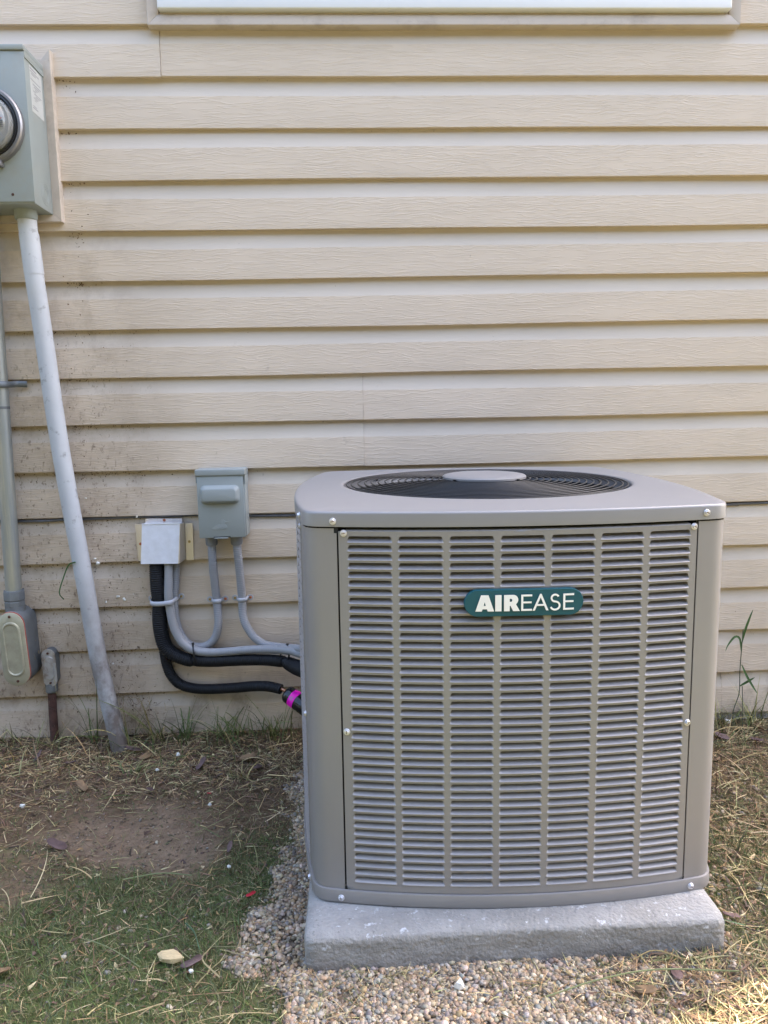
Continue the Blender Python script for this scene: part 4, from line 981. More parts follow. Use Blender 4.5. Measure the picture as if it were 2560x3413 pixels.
def two_hole(label, x, y, z, r, me_s):
    pts = [(x-r-0.003, -0.0185, z), (x-r-0.001, -0.024, z)]+[(x+(r+0.0012)*math.sin(math.radians(a)), y-(r+0.0012)*math.cos(math.radians(a)), z) for a in (-85, -60, -30, 0, 30, 60, 85)]+[(x+r+0.001, -0.024, z), (x+r+0.003, -0.0185, z)]
    strap(label, pts, [(x-r-0.0105, -0.0165, z), (x+r+0.0105, -0.0165, z)], me_s, 0.011)
two_hole('narrow grey strap on the conduit below the left side of the disconnect box', -0.3888, -0.034, 0.4240, 0.0114, [ME_BS, ME_CS])
two_hole('narrow grey strap on the conduit below the right side of the disconnect box', -0.3183, -0.034, 0.4260, 0.0114, [ME_BS, ME_CS])
# zip ties
def ztie(label, cx, cy, cz, rx, rz, tilt, dirx):
    t = thing('cable_tie', label, 'cable tie', (cx, cy, cz), 'black cable ties')
    V = []; F = []; n = 40
    rot = Matrix.Rotation(tilt, 3, 'Y') @ Matrix.Rotation(dirx, 3, 'Z')
    for j in range(n):
        a = 2*math.pi*j/n
        for dr2, dw in ((0, -0.0024), (0.0012, -0.0024), (0.0012, 0.0024), (0, 0.0024)):
            p = Vector((dw, (rx+dr2)*math.cos(a), (rz+dr2)*math.sin(a))); V.append(tuple(rot@p))
    for j in range(n):
        for k in range(4): F.append((j*4+k, ((j+1) % n)*4+k, ((j+1) % n)*4+(k+1) % 4, j*4+(k+1) % 4))
    mesh_obj('loop', V, F, M_BLACK, t)
    hb = bmesh.new(); box_bm(hb, -0.0035, 0.0035, -0.003, 0.003, rz-0.001, rz+0.0045, 0.0006, 1); o = bm_obj('buckle', hb, M_BLACK, t); o.data.transform(rot.to_4x4())
ztie('black cable tie cinching conduit and hose near the bend under the wall cover', -0.4530, -0.0620, 0.2790, 0.022, 0.0285, -0.10, 0.15)
ztie('black cable tie cinching conduit and hose close to the air conditioner', -0.1975, -0.1080, 0.2830, 0.022, 0.029, 0.30, 0.55)

# ------------------------------------------------------------------ vegetation and litter (numpy strips)
def strips(base, az, length, width, lift, curl, nseg, tint, tipw=0.15, twist=0.0, droop=0.0, side=None):
    """base (N,3); blades start along az (horizontal) with elevation lift, elevation changes by curl over the length; side bends azimuth"""
    N = len(base); t = np.linspace(0, 1, nseg+1)
    side = np.zeros(N) if side is None else side
    el = lift[:, None]+curl[:, None]*t[None, :]; azt = az[:, None]+side[:, None]*t[None, :]
    step = (length/nseg)[:, None]
    dx = np.cos(el)*np.cos(azt)*step; dy = np.cos(el)*np.sin(azt)*step; dz = np.sin(el)*step
    X = base[:, 0:1]+np.concatenate([np.zeros((N, 1)), np.cumsum(dx[:, :-1], 1)], 1)
    Y = base[:, 1:2]+np.concatenate([np.zeros((N, 1)), np.cumsum(dy[:, :-1], 1)], 1)
    Z = base[:, 2:3]+np.concatenate([np.zeros((N, 1)), np.cumsum(dz[:, :-1], 1)], 1)
    wv = width[:, None]*np.maximum(tipw, (1-t**2))[None, :]*0.5
    tw = RNG.uniform(-0.9, 0.9, N)[:, None]
    px = -np.sin(azt)*np.cos(tw); py = np.cos(azt)*np.cos(tw); pz = np.sin(tw)*np.ones_like(px)
    V = np.empty((N, nseg+1, 2, 3)); V[:, :, 0] = np.stack([X-px*wv, Y-py*wv, Z-pz*wv], -1); V[:, :, 1] = np.stack([X+px*wv, Y+py*wv, Z+pz*wv], -1)
    n = (nseg+1)*2; b = np.arange(N)[:, None, None]*n; k = np.arange(nseg)[None, :, None]*2
    F = (b+k+np.array([0, 1, 3, 2])[None, None, :]).reshape(-1, 4)
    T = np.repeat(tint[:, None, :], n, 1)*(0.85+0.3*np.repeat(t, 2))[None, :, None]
    return V.reshape(-1, 3), F, T.reshape(-1, 3)
def combine(*a):
    Vs, Fs, Ts = [], [], []; o = 0
    for V, F, T in a: Vs.append(V); Fs.append(F+o); Ts.append(T); o += len(V)
    return np.vstack(Vs), np.vstack(Fs), np.vstack(Ts)
def in_pad(x, y, e=0.0): return (x > px0-e) & (x < px1+e) & (y > py0-e) & (y < py1+e)
def scatter(n, dens, x0=-1.35, x1=1.5, y0=-1.45, y1=-0.02):
    out = []
    tot = 0
    while tot < n:
        x = RNG.uniform(x0, x1, n*2); y = RNG.uniform(y0, y1, n*2); k = (RNG.random(n*2) < dens(x, y)) & ~in_pad(x, y)
        out.append(np.stack([x[k], y[k]], -1)); tot += k.sum()
    return np.vstack(out)[:n]
def pick(cols, n, jit=0.25):
    c = np.array(cols)[RNG.integers(0, len(cols), n)]; return c*(1+RNG.uniform(-jit, jit, (n, 1)))*(1+RNG.uniform(-0.06, 0.06, (n, 3)))
def field(n, dens, len_, wid, lift, curl, cols, nseg=3, dz=0.0, jit=0.25, side=0.6, **k):
    p = scatter(n, dens, **k); base = np.column_stack([p, gh(p[:, 0], p[:, 1])+dz])
    return strips(base, RNG.uniform(0, 2*math.pi, n), RNG.uniform(*len_, n), RNG.uniform(*wid, n), RNG.uniform(*lift, n), RNG.uniform(*curl, n), nseg, pick(cols, n, jit*1.5)*1.12, side=RNG.uniform(-side, side, n))
GREEN = [(0.083, 0.128, 0.033), (0.06, 0.105, 0.027), (0.112, 0.15, 0.045), (0.075, 0.112, 0.053), (0.15, 0.165, 0.068)]
OLIVE = [(0.145, 0.145, 0.058), (0.203, 0.189, 0.087), (0.109, 0.116, 0.051), (0.246, 0.203, 0.102)]
STRAW = [(0.468, 0.351, 0.182), (0.364, 0.247, 0.117), (0.546, 0.442, 0.247), (0.286, 0.182, 0.091), (0.39, 0.351, 0.169), (0.208, 0.13, 0.078)]
BROWN = [(0.135, 0.088, 0.061), (0.189, 0.115, 0.074), (0.095, 0.068, 0.054), (0.243, 0.155, 0.095)]
dn_green = lambda x, y: green_mask(x, y)*(0.4+0.6*fbm(x, y, 20, 3, 91))
nearwall = lambda x, y: sstep(-0.42, -0.05, y)
right = lambda x, y: sstep(0.62, 0.72, x)
dn_litter = lambda x, y: np.clip((0.10+0.9*nearwall(x, y)+0.45*right(x, y))*(1-0.93*gravel_mask(x, y))*(1-0.85*bare_mask(x, y))*(0.25+1.2*fbm(x, y, 15, 3, 101)), 0, 1)
dn_grsp = lambda x, y: np.clip((0.25+0.5*right(x, y))*(1-0.95*gravel_mask(x, y))*(1-0.8*bare_mask(x, y)), 0, 1)
dn_left = lambda x, y: np.clip((1-gravel_mask(x, y))*(1-0.72*bare_mask(x, y))*(0.35+0.9*fbm(x, y, 18, 3, 111)), 0, 1)
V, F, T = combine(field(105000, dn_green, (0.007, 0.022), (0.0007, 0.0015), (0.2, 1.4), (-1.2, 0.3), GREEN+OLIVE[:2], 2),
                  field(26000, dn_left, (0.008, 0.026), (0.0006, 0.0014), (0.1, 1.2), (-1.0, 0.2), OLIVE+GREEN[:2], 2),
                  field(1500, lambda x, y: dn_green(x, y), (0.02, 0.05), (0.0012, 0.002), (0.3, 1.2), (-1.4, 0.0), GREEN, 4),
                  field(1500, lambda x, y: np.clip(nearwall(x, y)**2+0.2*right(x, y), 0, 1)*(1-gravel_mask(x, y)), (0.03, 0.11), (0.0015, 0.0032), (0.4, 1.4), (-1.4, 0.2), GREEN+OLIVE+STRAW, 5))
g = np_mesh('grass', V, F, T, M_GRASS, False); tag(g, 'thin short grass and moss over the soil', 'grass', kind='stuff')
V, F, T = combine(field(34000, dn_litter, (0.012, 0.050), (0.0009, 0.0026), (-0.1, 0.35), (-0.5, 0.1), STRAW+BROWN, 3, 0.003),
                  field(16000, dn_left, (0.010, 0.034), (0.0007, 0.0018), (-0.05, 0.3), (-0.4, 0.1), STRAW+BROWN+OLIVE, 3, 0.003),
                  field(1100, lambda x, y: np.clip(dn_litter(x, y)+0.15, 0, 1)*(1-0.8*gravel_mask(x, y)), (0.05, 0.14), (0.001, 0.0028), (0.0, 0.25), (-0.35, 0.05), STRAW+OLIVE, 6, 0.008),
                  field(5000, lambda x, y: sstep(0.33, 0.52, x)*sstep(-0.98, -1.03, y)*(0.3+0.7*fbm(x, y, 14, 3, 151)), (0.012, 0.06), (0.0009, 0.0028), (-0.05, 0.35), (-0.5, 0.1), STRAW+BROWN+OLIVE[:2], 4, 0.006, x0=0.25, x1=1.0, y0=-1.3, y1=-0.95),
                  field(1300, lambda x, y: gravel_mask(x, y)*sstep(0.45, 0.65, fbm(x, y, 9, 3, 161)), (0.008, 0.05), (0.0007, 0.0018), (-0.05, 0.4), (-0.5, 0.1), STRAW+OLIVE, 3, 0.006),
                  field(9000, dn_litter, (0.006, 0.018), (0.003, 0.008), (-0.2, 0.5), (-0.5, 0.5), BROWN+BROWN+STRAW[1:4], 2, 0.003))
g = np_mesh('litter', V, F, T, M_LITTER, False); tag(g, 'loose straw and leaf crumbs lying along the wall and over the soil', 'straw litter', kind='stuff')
# gravel
def pebbles(n, dens, rlo, rhi, seed, **kw):
    bm = bmesh.new(); bmesh.ops.create_icosphere(bm, subdivisions=1, radius=1.0); bv = np.array([v.co[:] for v in bm.verts]); bf = np.array([[v.index for v in f.verts] for f in bm.faces]); bm.free()
    p = scatter(n, dens, **kw); r = RNG.uniform(0, 1, n)**1.8*(rhi-rlo)+rlo
    sc3 = np.stack([RNG.uniform(0.8, 1.5, n), RNG.uniform(0.7, 1.1, n), RNG.uniform(0.5, 0.85, n)], -1)*r[:, None]
    V = bv[None]*(1+RNG.uniform(-0.16, 0.16, (n, len(bv), 1)))*sc3[:, None, :]
    tl = RNG.uniform(-0.7, 0.7, n); c, s = np.cos(tl), np.sin(tl); y = V[..., 1]*c[:, None]-V[..., 2]*s[:, None]; z = V[..., 1]*s[:, None]+V[..., 2]*c[:, None]
    a = RNG.uniform(0, 6.28, n); c, s = np.cos(a), np.sin(a); x2 = V[..., 0]*c[:, None]-y*s[:, None]; y2 = V[..., 0]*s[:, None]+y*c[:, None]
    zz = gh(p[:, 0], p[:, 1])+r*0.25+RNG.uniform(0, 0.006, n)*gravel_mask(p[:, 0], p[:, 1])
    W = np.stack([x2+p[:, 0:1], y2+p[:, 1:2], z+zz[:, None]], -1)
    F = (bf[None]+np.arange(n)[:, None, None]*len(bv)).reshape(-1, 3)
    cols = [(0.46, 0.40, 0.32), (0.35, 0.30, 0.25), (0.54, 0.45, 0.34), (0.38, 0.30, 0.21), (0.24, 0.22, 0.20), (0.31, 0.31, 0.31), (0.56, 0.51, 0.44), (0.42, 0.31, 0.20), (0.29, 0.24, 0.18)]
    T = np.repeat((pick(cols, n, 0.35)*np.array([0.86, 0.79, 0.69]))[:, None, :], len(bv), 1)
    return W.reshape(-1, 3), F, T.reshape(-1, 3)
sp_r = lambda x, y: np.clip(sstep(0.60, 0.68, x)*(0.35+0.5*fbm(x, y, 8, 3, 121)), 0, 1)*sstep(-0.2, -0.4, y)
sp_f = lambda x, y: sstep(-1.02, -1.08, y)*sstep(-0.3, 0.0, x)*0.7
sp_l = lambda x, y: (fbm(x, y, 10, 3, 131) > 0.60)*sstep(-0.6, -0.4, x)*sstep(-0.6, -0.8, y)*0.6+0.02
V, F, T = combine(pebbles(27000, lambda x, y: gravel_mask(x, y)*(0.35+0.65*sstep(0.25, 0.5, fbm(x, y, 16, 3, 13))), 0.0016, 0.0058, 1, x0=-0.3, x1=0.9, y0=-1.35, y1=-0.1),
                  pebbles(1500, sp_r, 0.0025, 0.0075, 2), pebbles(1300, sp_f, 0.0025, 0.0065, 3), pebbles(550, sp_l, 0.0022, 0.0055, 4))
g = np_mesh('gravel', V, F, T, M_PEB, False); tag(g, 'pea gravel bed round the concrete pad', 'gravel', kind='stuff')

# soil crumbs on the open ground
def crumbs(n, dens, rlo, rhi):
    bv = np.array([(0, 0, 1), (1, 0, 0), (0, 1, 0), (-1, 0, 0), (0, -1, 0), (0, 0, -1)], float); bf = np.array([(0, 1, 2), (0, 2, 3), (0, 3, 4), (0, 4, 1), (5, 2, 1), (5, 3, 2), (5, 4, 3), (5, 1, 4)])
    p = scatter(n, dens, x1=1.4); r = RNG.uniform(0, 1, n)**3*(rhi-rlo)+rlo
    V = bv[None]*(1+RNG.uniform(-0.4, 0.4, (n, 6, 3)))*r[:, None, None]*np.array([1.2, 1.0, 0.7]); a = RNG.uniform(0, 6.28, n); c, s_ = np.cos(a), np.sin(a)
    X = V[..., 0]*c[:, None]-V[..., 1]*s_[:, None]; Y = V[..., 0]*s_[:, None]+V[..., 1]*c[:, None]
    W = np.stack([X+p[:, 0:1], Y+p[:, 1:2], V[..., 2]+(gh(p[:, 0], p[:, 1])+r*0.2)[:, None]], -1)
    F = (bf[None]+np.arange(n)[:, None, None]*6).reshape(-1, 3)
    return W.reshape(-1, 3), F, np.repeat(pick([(0.27, 0.20, 0.14), (0.22, 0.165, 0.115), (0.17, 0.125, 0.09), (0.32, 0.25, 0.18)], n, 0.3)[:, None], 6, 1).reshape(-1, 3)
V, F, T = crumbs(15000, lambda x, y: np.clip(0.35+0.65*bare_mask(x, y), 0, 1)*(1-gravel_mask(x, y)), 0.0008, 0.0042)
g = np_mesh('soil_crumbs', V, F, T, M_DEB, False); tag(g, 'loose crumbs of brown soil on the bare ground', 'soil', kind='stuff')

# wall debris: crumbs, dried grass bits and web dirt caught on the siding at the left and under the butts
def wall_y(z):
    t = ((0.03-z) % P); d = P-t if False else (P-((z-0.03) % P)); return np.interp(d, [p[0] for p in prof[:11]], [p[1] for p in prof[:11]])
def wall_bits(n, cx, sx, z0, z1, under, size, cols):
    x = RNG.normal(cx, sx, n); z = RNG.uniform(z0, z1, n)
    k = RNG.random(n) < under; zl = 0.03+np.round((z-0.03)/P)*P; z = np.where(k, zl-RNG.exponential(0.007, n)-0.002, z)
    y = wall_y(z)-0.0012
    s = RNG.uniform(*size, n); V = np.empty((n, 4, 3)); a = RNG.uniform(0, 6.28, n)
    el = RNG.uniform(0.25, 1.0, n)
    for i, (u, v) in enumerate(((-1, 0), (0, -0.8), (1, 0.1), (0.1, 0.9))):
        uu = u*s; vv = v*s*el; V[:, i, 0] = x+uu*np.cos(a)-vv*np.sin(a); V[:, i, 2] = z+uu*np.sin(a)+vv*np.cos(a); V[:, i, 1] = y-RNG.uniform(0, 1, n)*s*0.6
    F = np.arange(n*4).reshape(n, 4); T = np.repeat(pick(cols, n, 0.35)[:, None], 4, 1)
    return V.reshape(-1, 3), F, T.reshape(-1, 3)
DK = [(0.12, 0.078, 0.05), (0.17, 0.11, 0.07), (0.09, 0.06, 0.04), (0.24, 0.17, 0.115)]
V, F, T = combine(wall_bits(1300, -0.72, 0.085, 0.08, 1.15, 0.65, (0.0006, 0.0026), DK), wall_bits(160, -0.90, 0.06, 0.05, 1.0, 0.5, (0.0008, 0.003), DK),
                  wall_bits(200, -0.64, 0.04, 0.03, 0.30, 0.3, (0.001, 0.0045), DK), wall_bits(200, -0.45, 0.30, 0.04, 0.9, 0.7, (0.0005, 0.0018), DK),
                  wall_bits(130, -0.715, 0.02, 1.2, 1.85, 0.8, (0.0008, 0.0030), DK), wall_bits(120, -0.40, 0.20, 0.04, 0.20, 0.5, (0.001, 0.003), DK),
                  wall_bits(90, 0.4, 0.6, 0.5, 1.95, 0.8, (0.0005, 0.0014), DK), wall_bits(100, 1.08, 0.1, 0.03, 0.35, 0.4, (0.0006, 0.0018), DK),
                  wall_bits(26, -0.62, 0.16, 0.2, 0.75, 0.3, (0.0007, 0.0020), [(0.75, 0.73, 0.66)]))
g = np_mesh('wall_debris', V, F, T, M_DEB, False); tag(g, 'brown crumbs and dirt caught on the siding around the left conduits', 'debris', kind='stuff')
# dried strands caught round the conduits
def wstrands(n, cx, sx, z0, z1, cols):
    x = RNG.normal(cx, sx, n); z = RNG.uniform(z0, z1, n); y = np.full(n, -0.022)-RNG.uniform(0, 0.03, n)
    return strips(np.column_stack([x, y, z]), RNG.uniform(0, 6.28, n), RNG.uniform(0.01, 0.05, n), RNG.uniform(0.0005, 0.0014, n), RNG.uniform(-1.4, 1.4, n), RNG.uniform(-1.2, 1.2, n), 4, pick(cols, n))
V, F, T = combine(wstrands(260, -0.64, 0.035, 0.02, 0.15, STRAW+BROWN+BROWN), wstrands(90, -0.75, 0.06, 0.05, 0.38, BROWN), wstrands(110, -0.88, 0.03, 0.05, 0.33, BROWN+STRAW), wstrands(60, -0.665, 0.02, 0.10, 0.36, BROWN))
webs = strips(np.column_stack([RNG.normal(-0.73, 0.08, 150), np.full(150, -0.019), 0.03+np.round(RNG.uniform(0.5, 9, 150))*P-RNG.exponential(0.012, 150)]), RNG.choice([0.0, math.pi], 150)+RNG.normal(0, 0.2, 150), RNG.uniform(0.015, 0.06, 150), RNG.uniform(0.0003, 0.0007, 150), RNG.uniform(-1.3, 0.2, 150), RNG.uniform(-0.6, 0.9, 150), 5, pick([(0.30, 0.24, 0.18), (0.22, 0.17, 0.12), (0.5, 0.45, 0.38)], 150))
V, F, T = combine((V, F, T), webs)
g = np_mesh('dried_strands', V, F, T, M_LITTER, False); tag(g, 'tangled dried grass strands caught at the foot of the conduits', 'dry grass', kind='stuff')

# ------------------------------------------------------------------ unseen trees added behind the camera to block low sky light
M_CROWN = attr_mat('tree_leaves', 0.6, spec=0.25); M_BARK = mat('bark', (0.11, 0.085, 0.065), 0.9, var=0.3, vscale=6, bump=0.8, bscale=20, bdist=0.03)
def tree(x, y, h, r, label):
    t = thing('sky_block_tree', label, 'tree', (x, y, 0), 'unseen trees added to block low sky light')
    child_tube('trunk', t, [(x, y, -0.2, 0.24), (x+.1, y, h*0.3, 0.19), (x-.1, y+.1, h*0.65, 0.11), (x, y, h*0.92, 0.04)], 0.2, M_BARK, 10, 0.5)
    n = 5200; u = RNG.normal(0, 1, (n, 3)); u /= np.linalg.norm(u, axis=1)[:, None]; rad = RNG.uniform(0.45, 1.0, n)**0.6
    lump = 0.8+0.35*fbm(u[:, 0]*2+x, u[:, 2]*2+u[:, 1]+y, 1.6, 3, 141)
    c = u*rad[:, None]*lump[:, None]*np.array([r, r, h*0.46]); c[:, 2] += h*0.52
    c[:, 2] = np.maximum(c[:, 2], 0.25)
    s = RNG.uniform(0.09, 0.22, n); a = RNG.normal(0, 1, (n, 3)); a /= np.linalg.norm(a, axis=1)[:, None]; b = np.cross(a, RNG.normal(0, 1, (n, 3))); b /= np.linalg.norm(b, axis=1)[:, None]
    V = np.stack([c-a*s[:, None], c-b*s[:, None]*.6, c+a*s[:, None], c+b*s[:, None]*.6], 1).reshape(-1, 3); F = np.arange(n*4).reshape(n, 4)
    o = np_mesh('crown', V, F, np.repeat(pick([(0.085, 0.095, 0.04), (0.065, 0.075, 0.03), (0.12, 0.12, 0.055)], n), 4, 0), M_CROWN); o.parent = t
HK = 0.80
for k, (x, y, h, r) in enumerate([(-13, -8.5, 8, 2.6), (-9.0, -9.5, 9, 2.7), (-5.2, -9.0, 8.2, 2.5), (-1.5, -10, 9.6, 2.8), (2.4, -9.2, 8.6, 2.6), (6.3, -9.8, 9.2, 2.7), (10.2, -8.8, 8.4, 2.6), (14.5, -6.5, 7.0, 2.6), (-14.5, -4.5, 7.0, 2.6), (4.3, -12.5, 11, 3.0), (-3.4, -13, 11, 3.0), (-7.3, -12.5, 11, 3.0), (8.5, -12.5, 11, 3.0)]):
    tree(x, y, h*HK, r, ['unseen added low leafy tree at the far left of the yard row', 'unseen added leafy tree, second from the left in the front yard row', 'unseen added leafy tree left of centre in the front yard row', 'unseen added tallest front tree straight behind the viewer', 'unseen added leafy tree just right of centre in the front yard row', 'unseen added leafy tree second from the right in the front yard row', 'unseen added leafy tree at the right end of the front yard row', 'unseen added tree alone at the right side of the yard, nearer the house', 'unseen added tree alone at the left side of the yard, nearer the house', 'unseen added tall back tree right of centre', 'unseen added tall back tree left of centre', 'unseen added tall back tree at the left', 'unseen added tall back tree at the right'][k])

# single tufts along the wall
def tuft(label, x, y, n, hl, spread, cols, group='grass tufts along the wall', lean=(0, 0)):
    base = np.column_stack([RNG.normal(x, spread*0.2, n), RNG.normal(y, spread*0.15, n), np.full(n, float(gh(x, y))-0.004)])
    az = RNG.uniform(0, 6.28, n) if lean == (0, 0) else RNG.normal(math.atan2(lean[1], lean[0]), 0.7, n)
    V, F, T = strips(base, az, RNG.uniform(hl[0], hl[1], n), RNG.uniform(0.0022, 0.0042, n), RNG.uniform(0.9, 1.45, n), RNG.uniform(-1.6, -0.2, n), 7, pick(cols, n, 0.2), tipw=0.08, side=RNG.uniform(-0.4, 0.4, n))
    base0 = np.array([x, y, float(gh(x, y))]); o = np_mesh('grass_tuft', V-base0, F, T, M_GRASS, False); o.location = base0
    tag(o, label, 'grass tuft', group); return o
GT = [(0.12, 0.15, 0.045), (0.09, 0.125, 0.035), (0.16, 0.18, 0.06)]
YT = [(0.42, 0.37, 0.15), (0.32, 0.28, 0.12), (0.18, 0.18, 0.08)]
tuft('tall green tuft at the wall left of the slanting conduit foot', -0.755, -0.045, 9, (0.12, 0.30), 0.05, GT)
tuft('thin tall blades growing against the right side of the slanting conduit', -0.645, -0.075, 8, (0.15, 0.36), 0.04, GT+YT, lean=(-0.5, 0.1))
tuft('green tuft at the wall below the wall cover with a long yellow blade', -0.575, -0.06, 18, (0.10, 0.26), 0.06, GT+YT)
tuft('broad low green tuft at the wall below the black pipe bend', -0.50, -0.05, 34, (0.08, 0.17), 0.10, GT)
tuft('green tuft at the wall under the middle of the black pipe', -0.37, -0.05, 40, (0.07, 0.19), 0.12, GT)
tuft('green tuft at the wall next to the left side of the air conditioner', -0.24, -0.06, 44, (0.08, 0.22), 0.12, GT)
tuft('short green tuft in front of the rusty pipe', -0.865, -0.07, 9, (0.05, 0.12), 0.05, GT+YT)
tuft('short green tuft at the far left of the wall foot', -0.99, -0.05, 10, (0.04, 0.10), 0.08, GT+YT)
tuft('green tuft at the wall just right of the air conditioner', 1.04, -0.06, 30, (0.06, 0.15), 0.08, GT+YT)
tuft('green tuft at the right edge of the wall foot', 1.15, -0.06, 28, (0.06, 0.19), 0.08, GT+YT)
tuft('yellowish dry tuft on the soil left of the gravel', -0.31, -0.27, 22, (0.03, 0.07), 0.05, YT+STRAW)
tuft('yellowish dry tuft on the soil in front of the slanting conduit', -0.60, -0.22, 18, (0.03, 0.07), 0.05, YT+GT)
# leaning old blades by the slanting conduit: one hanging green blade
hb_ = tube('fallen_grass', [(-0.752, -0.088, 0.555), (-0.775, -0.075, 0.545), (-0.795, -0.065, 0.51), (-0.812, -0.06, 0.465), (-0.803, -0.055, 0.445)], 0.0022, M_WEED, None, 6, 0.008, flat=0.25)
tag(hb_, 'single curved green blade caught on the siding beside the slanting conduit', 'grass blade')
# the weed right of the unit
wd = thing('weed', 'tall slender weed with narrow green leaves at the right of the air conditioner', 'weed', (1.088, -0.08, 0.0))
child_tube('stem', wd, [(1.080, -0.085, -0.01), (1.083, -0.083, 0.06), (1.0995, -0.08, 0.115), (1.099, -0.08, 0.18), (1.101, -0.08, 0.25), (1.103, -0.08, 0.305)], 0.0013, M_STEM, 6, 0.01)
child_tube('stem', wd, [(1.112, -0.085, -0.01), (1.110, -0.083, 0.07), (1.108, -0.08, 0.135)], 0.0011, M_STEM, 6, 0.01)
def leaf(par, pts, w, m=M_WEED, name='leaf'):
    P_ = catmull(pts, 0.006); n = len(P_); T_ = np.gradient(P_, axis=0); V = []; F = []; lx, ly, lz = par.location
    for i, (p, t) in enumerate(zip(P_, T_)):
        q = i/(n-1); ww = w*math.sin(math.pi*min(1, q*0.92+0.08))**0.7*0.5; t = t/np.linalg.norm(t); s = np.cross(t, (0, -1, 0.2)); s /= np.linalg.norm(s)
        for a, d in ((-1, 0.25), (0, 0), (1, 0.25)): V.append(tuple(p+s*a*ww+np.array([0, -1, 0])*d*ww-np.array([lx, ly, lz])))
    for i in range(n-1):
        for j in (0, 1): F.append((i*3+j, i*3+j+1, (i+1)*3+j+1, (i+1)*3+j))
    return mesh_obj(name, V, F, m, par, True)
leaf(wd, [(1.1005, -0.08, 0.262), (1.106, -0.083, 0.300), (1.118, -0.087, 0.345), (1.124, -0.09, 0.365)], 0.007)
leaf(wd, [(1.100, -0.08, 0.240), (1.092, -0.083, 0.278), (1.075, -0.087, 0.285), (1.055, -0.09, 0.262), (1.046, -0.095, 0.245)], 0.0065)
leaf(wd, [(1.099, -0.08, 0.135), (1.120, -0.084, 0.150), (1.140, -0.088, 0.164)], 0.007)
leaf(wd, [(1.103, -0.08, 0.200), (1.118, -0.085, 0.165), (1.138, -0.09, 0.130), (1.148, -0.092, 0.115)], 0.007)

# dead leaves, chips
def leafshape(name, x, y, size, rot, m, label, cat, group=None, lobes=0, up=0.004, curl=0.5, tilt=0.2):
    n = 14; V = [(0, 0, 0)]; F = []
    for i in range(n):
        a = 2*math.pi*i/n; r = size*(0.55+0.45*abs(math.cos(a)))*(1-0.35*lobes*(0.5+0.5*math.cos(5*a)))*random.uniform(0.88, 1.08)
        px_, py_ = r*math.cos(a), 0.62*r*math.sin(a); V.append((px_, py_, curl*(py_**2)/size*1.6+curl*0.3*(px_**2)/size))
    for i in range(n): F.append((0, 1+i, 1+(i+1) % n))
    o = mesh_obj(name, V, F, m, None, True, (x, y, float(gh(x, y))+up)); o.rotation_euler = (random.uniform(-tilt, tilt), random.uniform(-tilt, tilt), rot)
    md = o.modifiers.new('t', 'SOLIDIFY'); md.thickness = 0.0006
    return tag(o, label, cat, group)
spots = [(-0.70, -0.30, .018, 'curled brown leaf on the soil in front of the rusty pipe'), (-0.52, -0.34, .016, 'brown leaf at the upper edge of the bare soil patch'),
         (-0.63, -0.10, .022, 'large curled dead leaf against the foot of the slanting conduit'), (-0.585, -0.14, .018, 'dead leaf just right of the slanting conduit foot'), (-0.78, -0.16, .016, 'dead leaf in the straw between rusty pipe and slanting conduit'),
         (-0.42, -0.20, .020, 'dead leaf in the straw below the bend of the black pipe'), (-0.30, -0.17, .022, 'upright purplish leaf under the end of the black pipe'), (-0.27, -0.23, .018, 'dead leaf in the straw next to the gravel by the wall'),
         (-0.88, -0.12, .018, 'dead leaf at the wall under the big oval fitting'), (-0.93, -0.34, .018, 'tan leaf on the soil at the left edge'), (1.02, -0.14, .022, 'dark dead leaf in the straw right of the air conditioner'),
         (1.10, -0.18, .020, 'dead leaf in the straw below the tall weed'), (1.15, -0.10, .020, 'pale dead leaf against the foundation at the right edge'), (0.92, -0.28, .018, 'reddish leaf tucked beside the lower right of the air conditioner'),
         (-0.66, -0.58, .022, 'flat dark leaf on bare soil at the left edge'), (-0.60, -0.98, .018, 'dead leaf on the grass at the bottom left'), (0.655, -0.93, .014, 'dark red leaf beside the right corner of the pad'),
         (0.50, -1.06, .018, 'brown leaf in the litter before the right end of the pad'), (0.44, -1.09, .016, 'curled leaf on gravel near the bottom edge'), (-0.28, -0.62, .012, 'small leaf on the moss close to the gravel')]
for i, (x, y, s, lab) in enumerate(spots):
    leafshape('dead_leaf', x, y, s*1.15, random.uniform(0, 6.28), M_LEAF if i % 3 else M_LEAF2, lab, 'leaf', 'dead leaves scattered on the ground', up=0.012, curl=0.9, tilt=0.5)
leafshape('red_leaf', -0.212, -0.802, 0.011, 0.7, M_REDLEAF, 'bright red leaf scrap on the moss left of the pad', 'leaf', up=0.014)
leafshape('red_leaf', -0.372, -0.36, 0.006, 0.2, M_REDLEAF, 'tiny red leaf scrap on the bare soil', 'leaf', up=0.012)
leafshape('grey_leaf', -0.288, -0.978, 0.021, 0.6, M_LEAF, 'flat purplish dead leaf beside the pale wood chip', 'leaf', up=0.012, curl=0.2)
wb = bmesh.new()
for i in range(46):
    a = random.uniform(0, 6.28); r = random.uniform(0.6, 1.0)
    wb.verts.new((0.023*r*math.cos(a)*(1+0.25*math.cos(2*a)), 0.0125*r*math.sin(a), random.uniform(-0.004, 0.0055)+0.003*math.cos(a)))
hr = bmesh.ops.convex_hull(wb, input=wb.verts[:]); bmesh.ops.delete(wb, geom=[g for g in hr['geom_interior'] if isinstance(g, bmesh.types.BMVert)], context='VERTS')
bmesh.ops.recalc_face_normals(wb, faces=wb.faces[:])
wc = bm_obj('wood_chip', wb, M_WOOD, None, False, (-0.327, -0.964, float(gh(-.327, -.964))+0.016)); wc.rotation_euler = (0.15, 0.1, -0.32)
tag(wc, 'pale yellow splintered wood chip lying on the grass at lower left', 'wood chip')
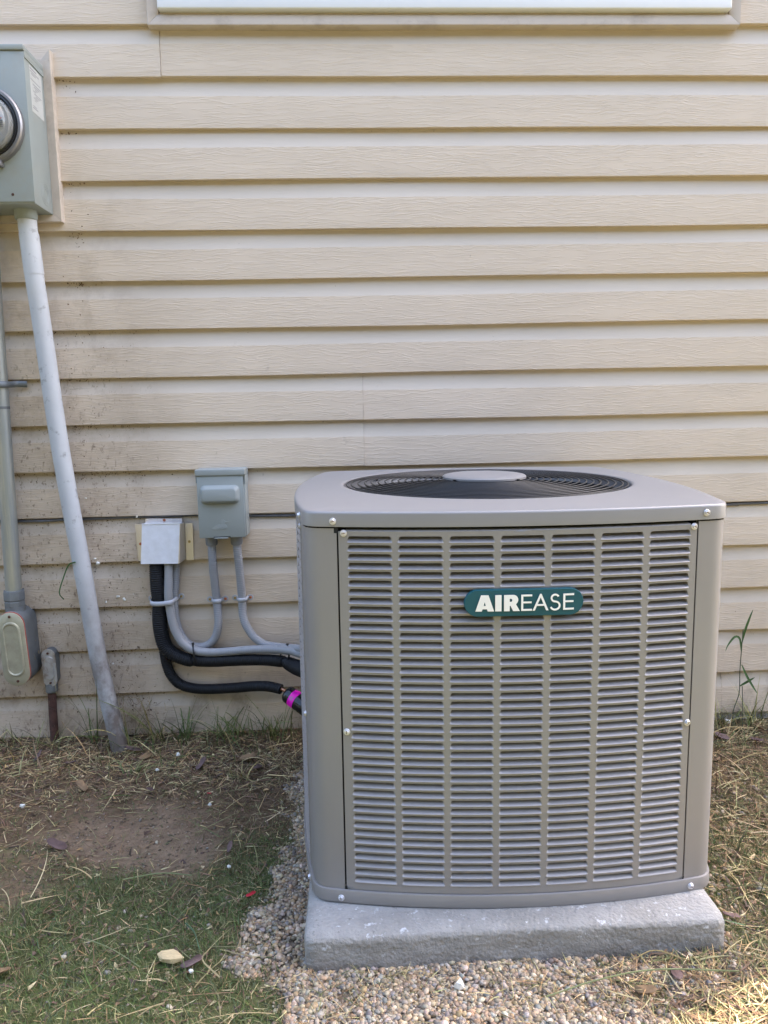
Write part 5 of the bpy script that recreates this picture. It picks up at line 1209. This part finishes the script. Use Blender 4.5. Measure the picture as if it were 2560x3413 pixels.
def crumb(x, y, z, s, label, group):
    bm = bmesh.new(); bmesh.ops.create_icosphere(bm, subdivisions=1, radius=s)
    for v in bm.verts: v.co = Vector((v.co.x*random.uniform(.5, 1.5), v.co.y*random.uniform(.4, .9), v.co.z*random.uniform(.5, 1.4)))
    o = bm_obj('foam_crumb', bm, M_FLECK, None, False, (x, y, z)); return tag(o, label, 'foam crumb', group)
for x, z, s, lab in ((-0.716, 0.536, .0055, 'white foam crumb on the siding against the slanting conduit, lowest of three'), (-0.722, 0.550, .004, 'white foam crumb against the slanting conduit, middle of three'), (-0.735, 0.72, .003, 'tiny white crumb on the siding right of the slanting conduit, above the cable'),
                (-0.665, 0.440, .005, 'white crumb between the conduit and the strap, left of a pair'), (-0.650, 0.431, .0055, 'white crumb between the conduit and the strap, right of a pair'), (-0.700, 0.425, .0035, 'white crumb touching the slanting conduit at strap height'),
                (-0.60, 0.665, .003, 'white crumb on the cable left of the wall cover'), (-0.425, 0.655, .0038, 'white crumb beside the left side of the disconnect box'), (-0.693, 0.245, .0035, 'white crumb low on the siding right of the slanting conduit')):
    crumb(x, -0.020, z, s, lab, 'white foam crumbs on the siding')
for x, y, s, lab in ((-0.812, -0.39, .006, 'white crumb on the straw at the left edge'), (-0.53, -0.231, .0055, 'white crumb on the straw right of the slanting conduit foot'), (-0.496, -0.14, .006, 'white crumb near the wall below the black hose bend'), (0.15, -1.06, .010, 'large pale crumb on the gravel in front of the pad'),
                (-0.36, -0.42, .004, 'white sliver on the soil near the gravel'), (1.085, -0.05, .008, 'white paint chip at the foundation right of the air conditioner'), (-0.285, -1.0, .0045, 'white crumb on the grass below the wood chip'), (-0.27, -0.70, .0045, 'white crumb on the moss above the red leaf')):
    crumb(x, y, float(gh(x, y))+0.014, s, lab, 'white crumbs on the ground')
# long fallen blades lying on the ground
def fallen(label, pts, w, m):
    o = tube('fallen_blade', [(x, y, float(gh(x, y))+0.016+dz) for x, y, dz in pts], w, m, None, 6, 0.01, flat=0.35); return tag(o, label, 'grass blade', 'long fallen grass blades')
M_PALE = mat('pale_blade', (0.30, 0.33, 0.16), 0.6, var=0.2, vscale=30); M_STRW = mat('straw_blade', (0.42, 0.32, 0.15), 0.6, var=0.2, vscale=30); M_BLUEG = mat('blue_green_blade', (0.10, 0.17, 0.09), 0.55, var=0.2, vscale=30)
fallen('long pale green fallen blade on the grass left of the wood chip', [(-0.48, -0.918, 0.004), (-0.44, -0.945, 0.006), (-0.405, -0.965, 0.002), (-0.37, -0.99, 0)], .0012, M_PALE)
fallen('blue green broad fallen blade on the grass above the wood chip', [(-0.315, -0.895, 0.004), (-0.295, -0.92, 0.008), (-0.28, -0.955, 0.0)], .0026, M_BLUEG)
fallen('pale fallen blade lying on the moss below the bare soil', [(-0.47, -0.745, 0.004), (-0.40, -0.73, 0.008), (-0.34, -0.725, 0.0)], .0014, M_PALE)
fallen('long pale fallen blade across the gravel in front of the pad', [(0.28, -1.095, 0.002), (0.37, -1.075, 0.006), (0.47, -1.055, 0.004), (0.60, -1.065, 0)], .0015, M_PALE)
fallen('brown curled fallen blade right of the wood chip', [(-0.262, -0.955, 0.003), (-0.268, -0.99, 0.008), (-0.235, -1.02, 0.0)], .0014, M_STRW)
fallen('straw blade on the ground in front of the pad corner', [(0.44, -1.03, 0.004), (0.48, -1.022, 0.012), (0.53, -1.035, 0.0)], .0012, M_STRW)
fallen('straw blade crossing the litter right of the air conditioner', [(0.93, -0.20, 0.01), (1.02, -0.16, 0.03), (1.12, -0.13, 0.012)], .0014, M_STRW)
fallen('straw blade bent over the litter near the right edge', [(0.95, -0.34, 0.01), (1.03, -0.31, 0.02), (1.12, -0.30, 0.01)], .0014, M_STRW)
print('objects', len(bpy.data.objects), 'tris', sum(len(p.vertices)-2 for me in bpy.data.meshes for p in me.polygons if me.users) )
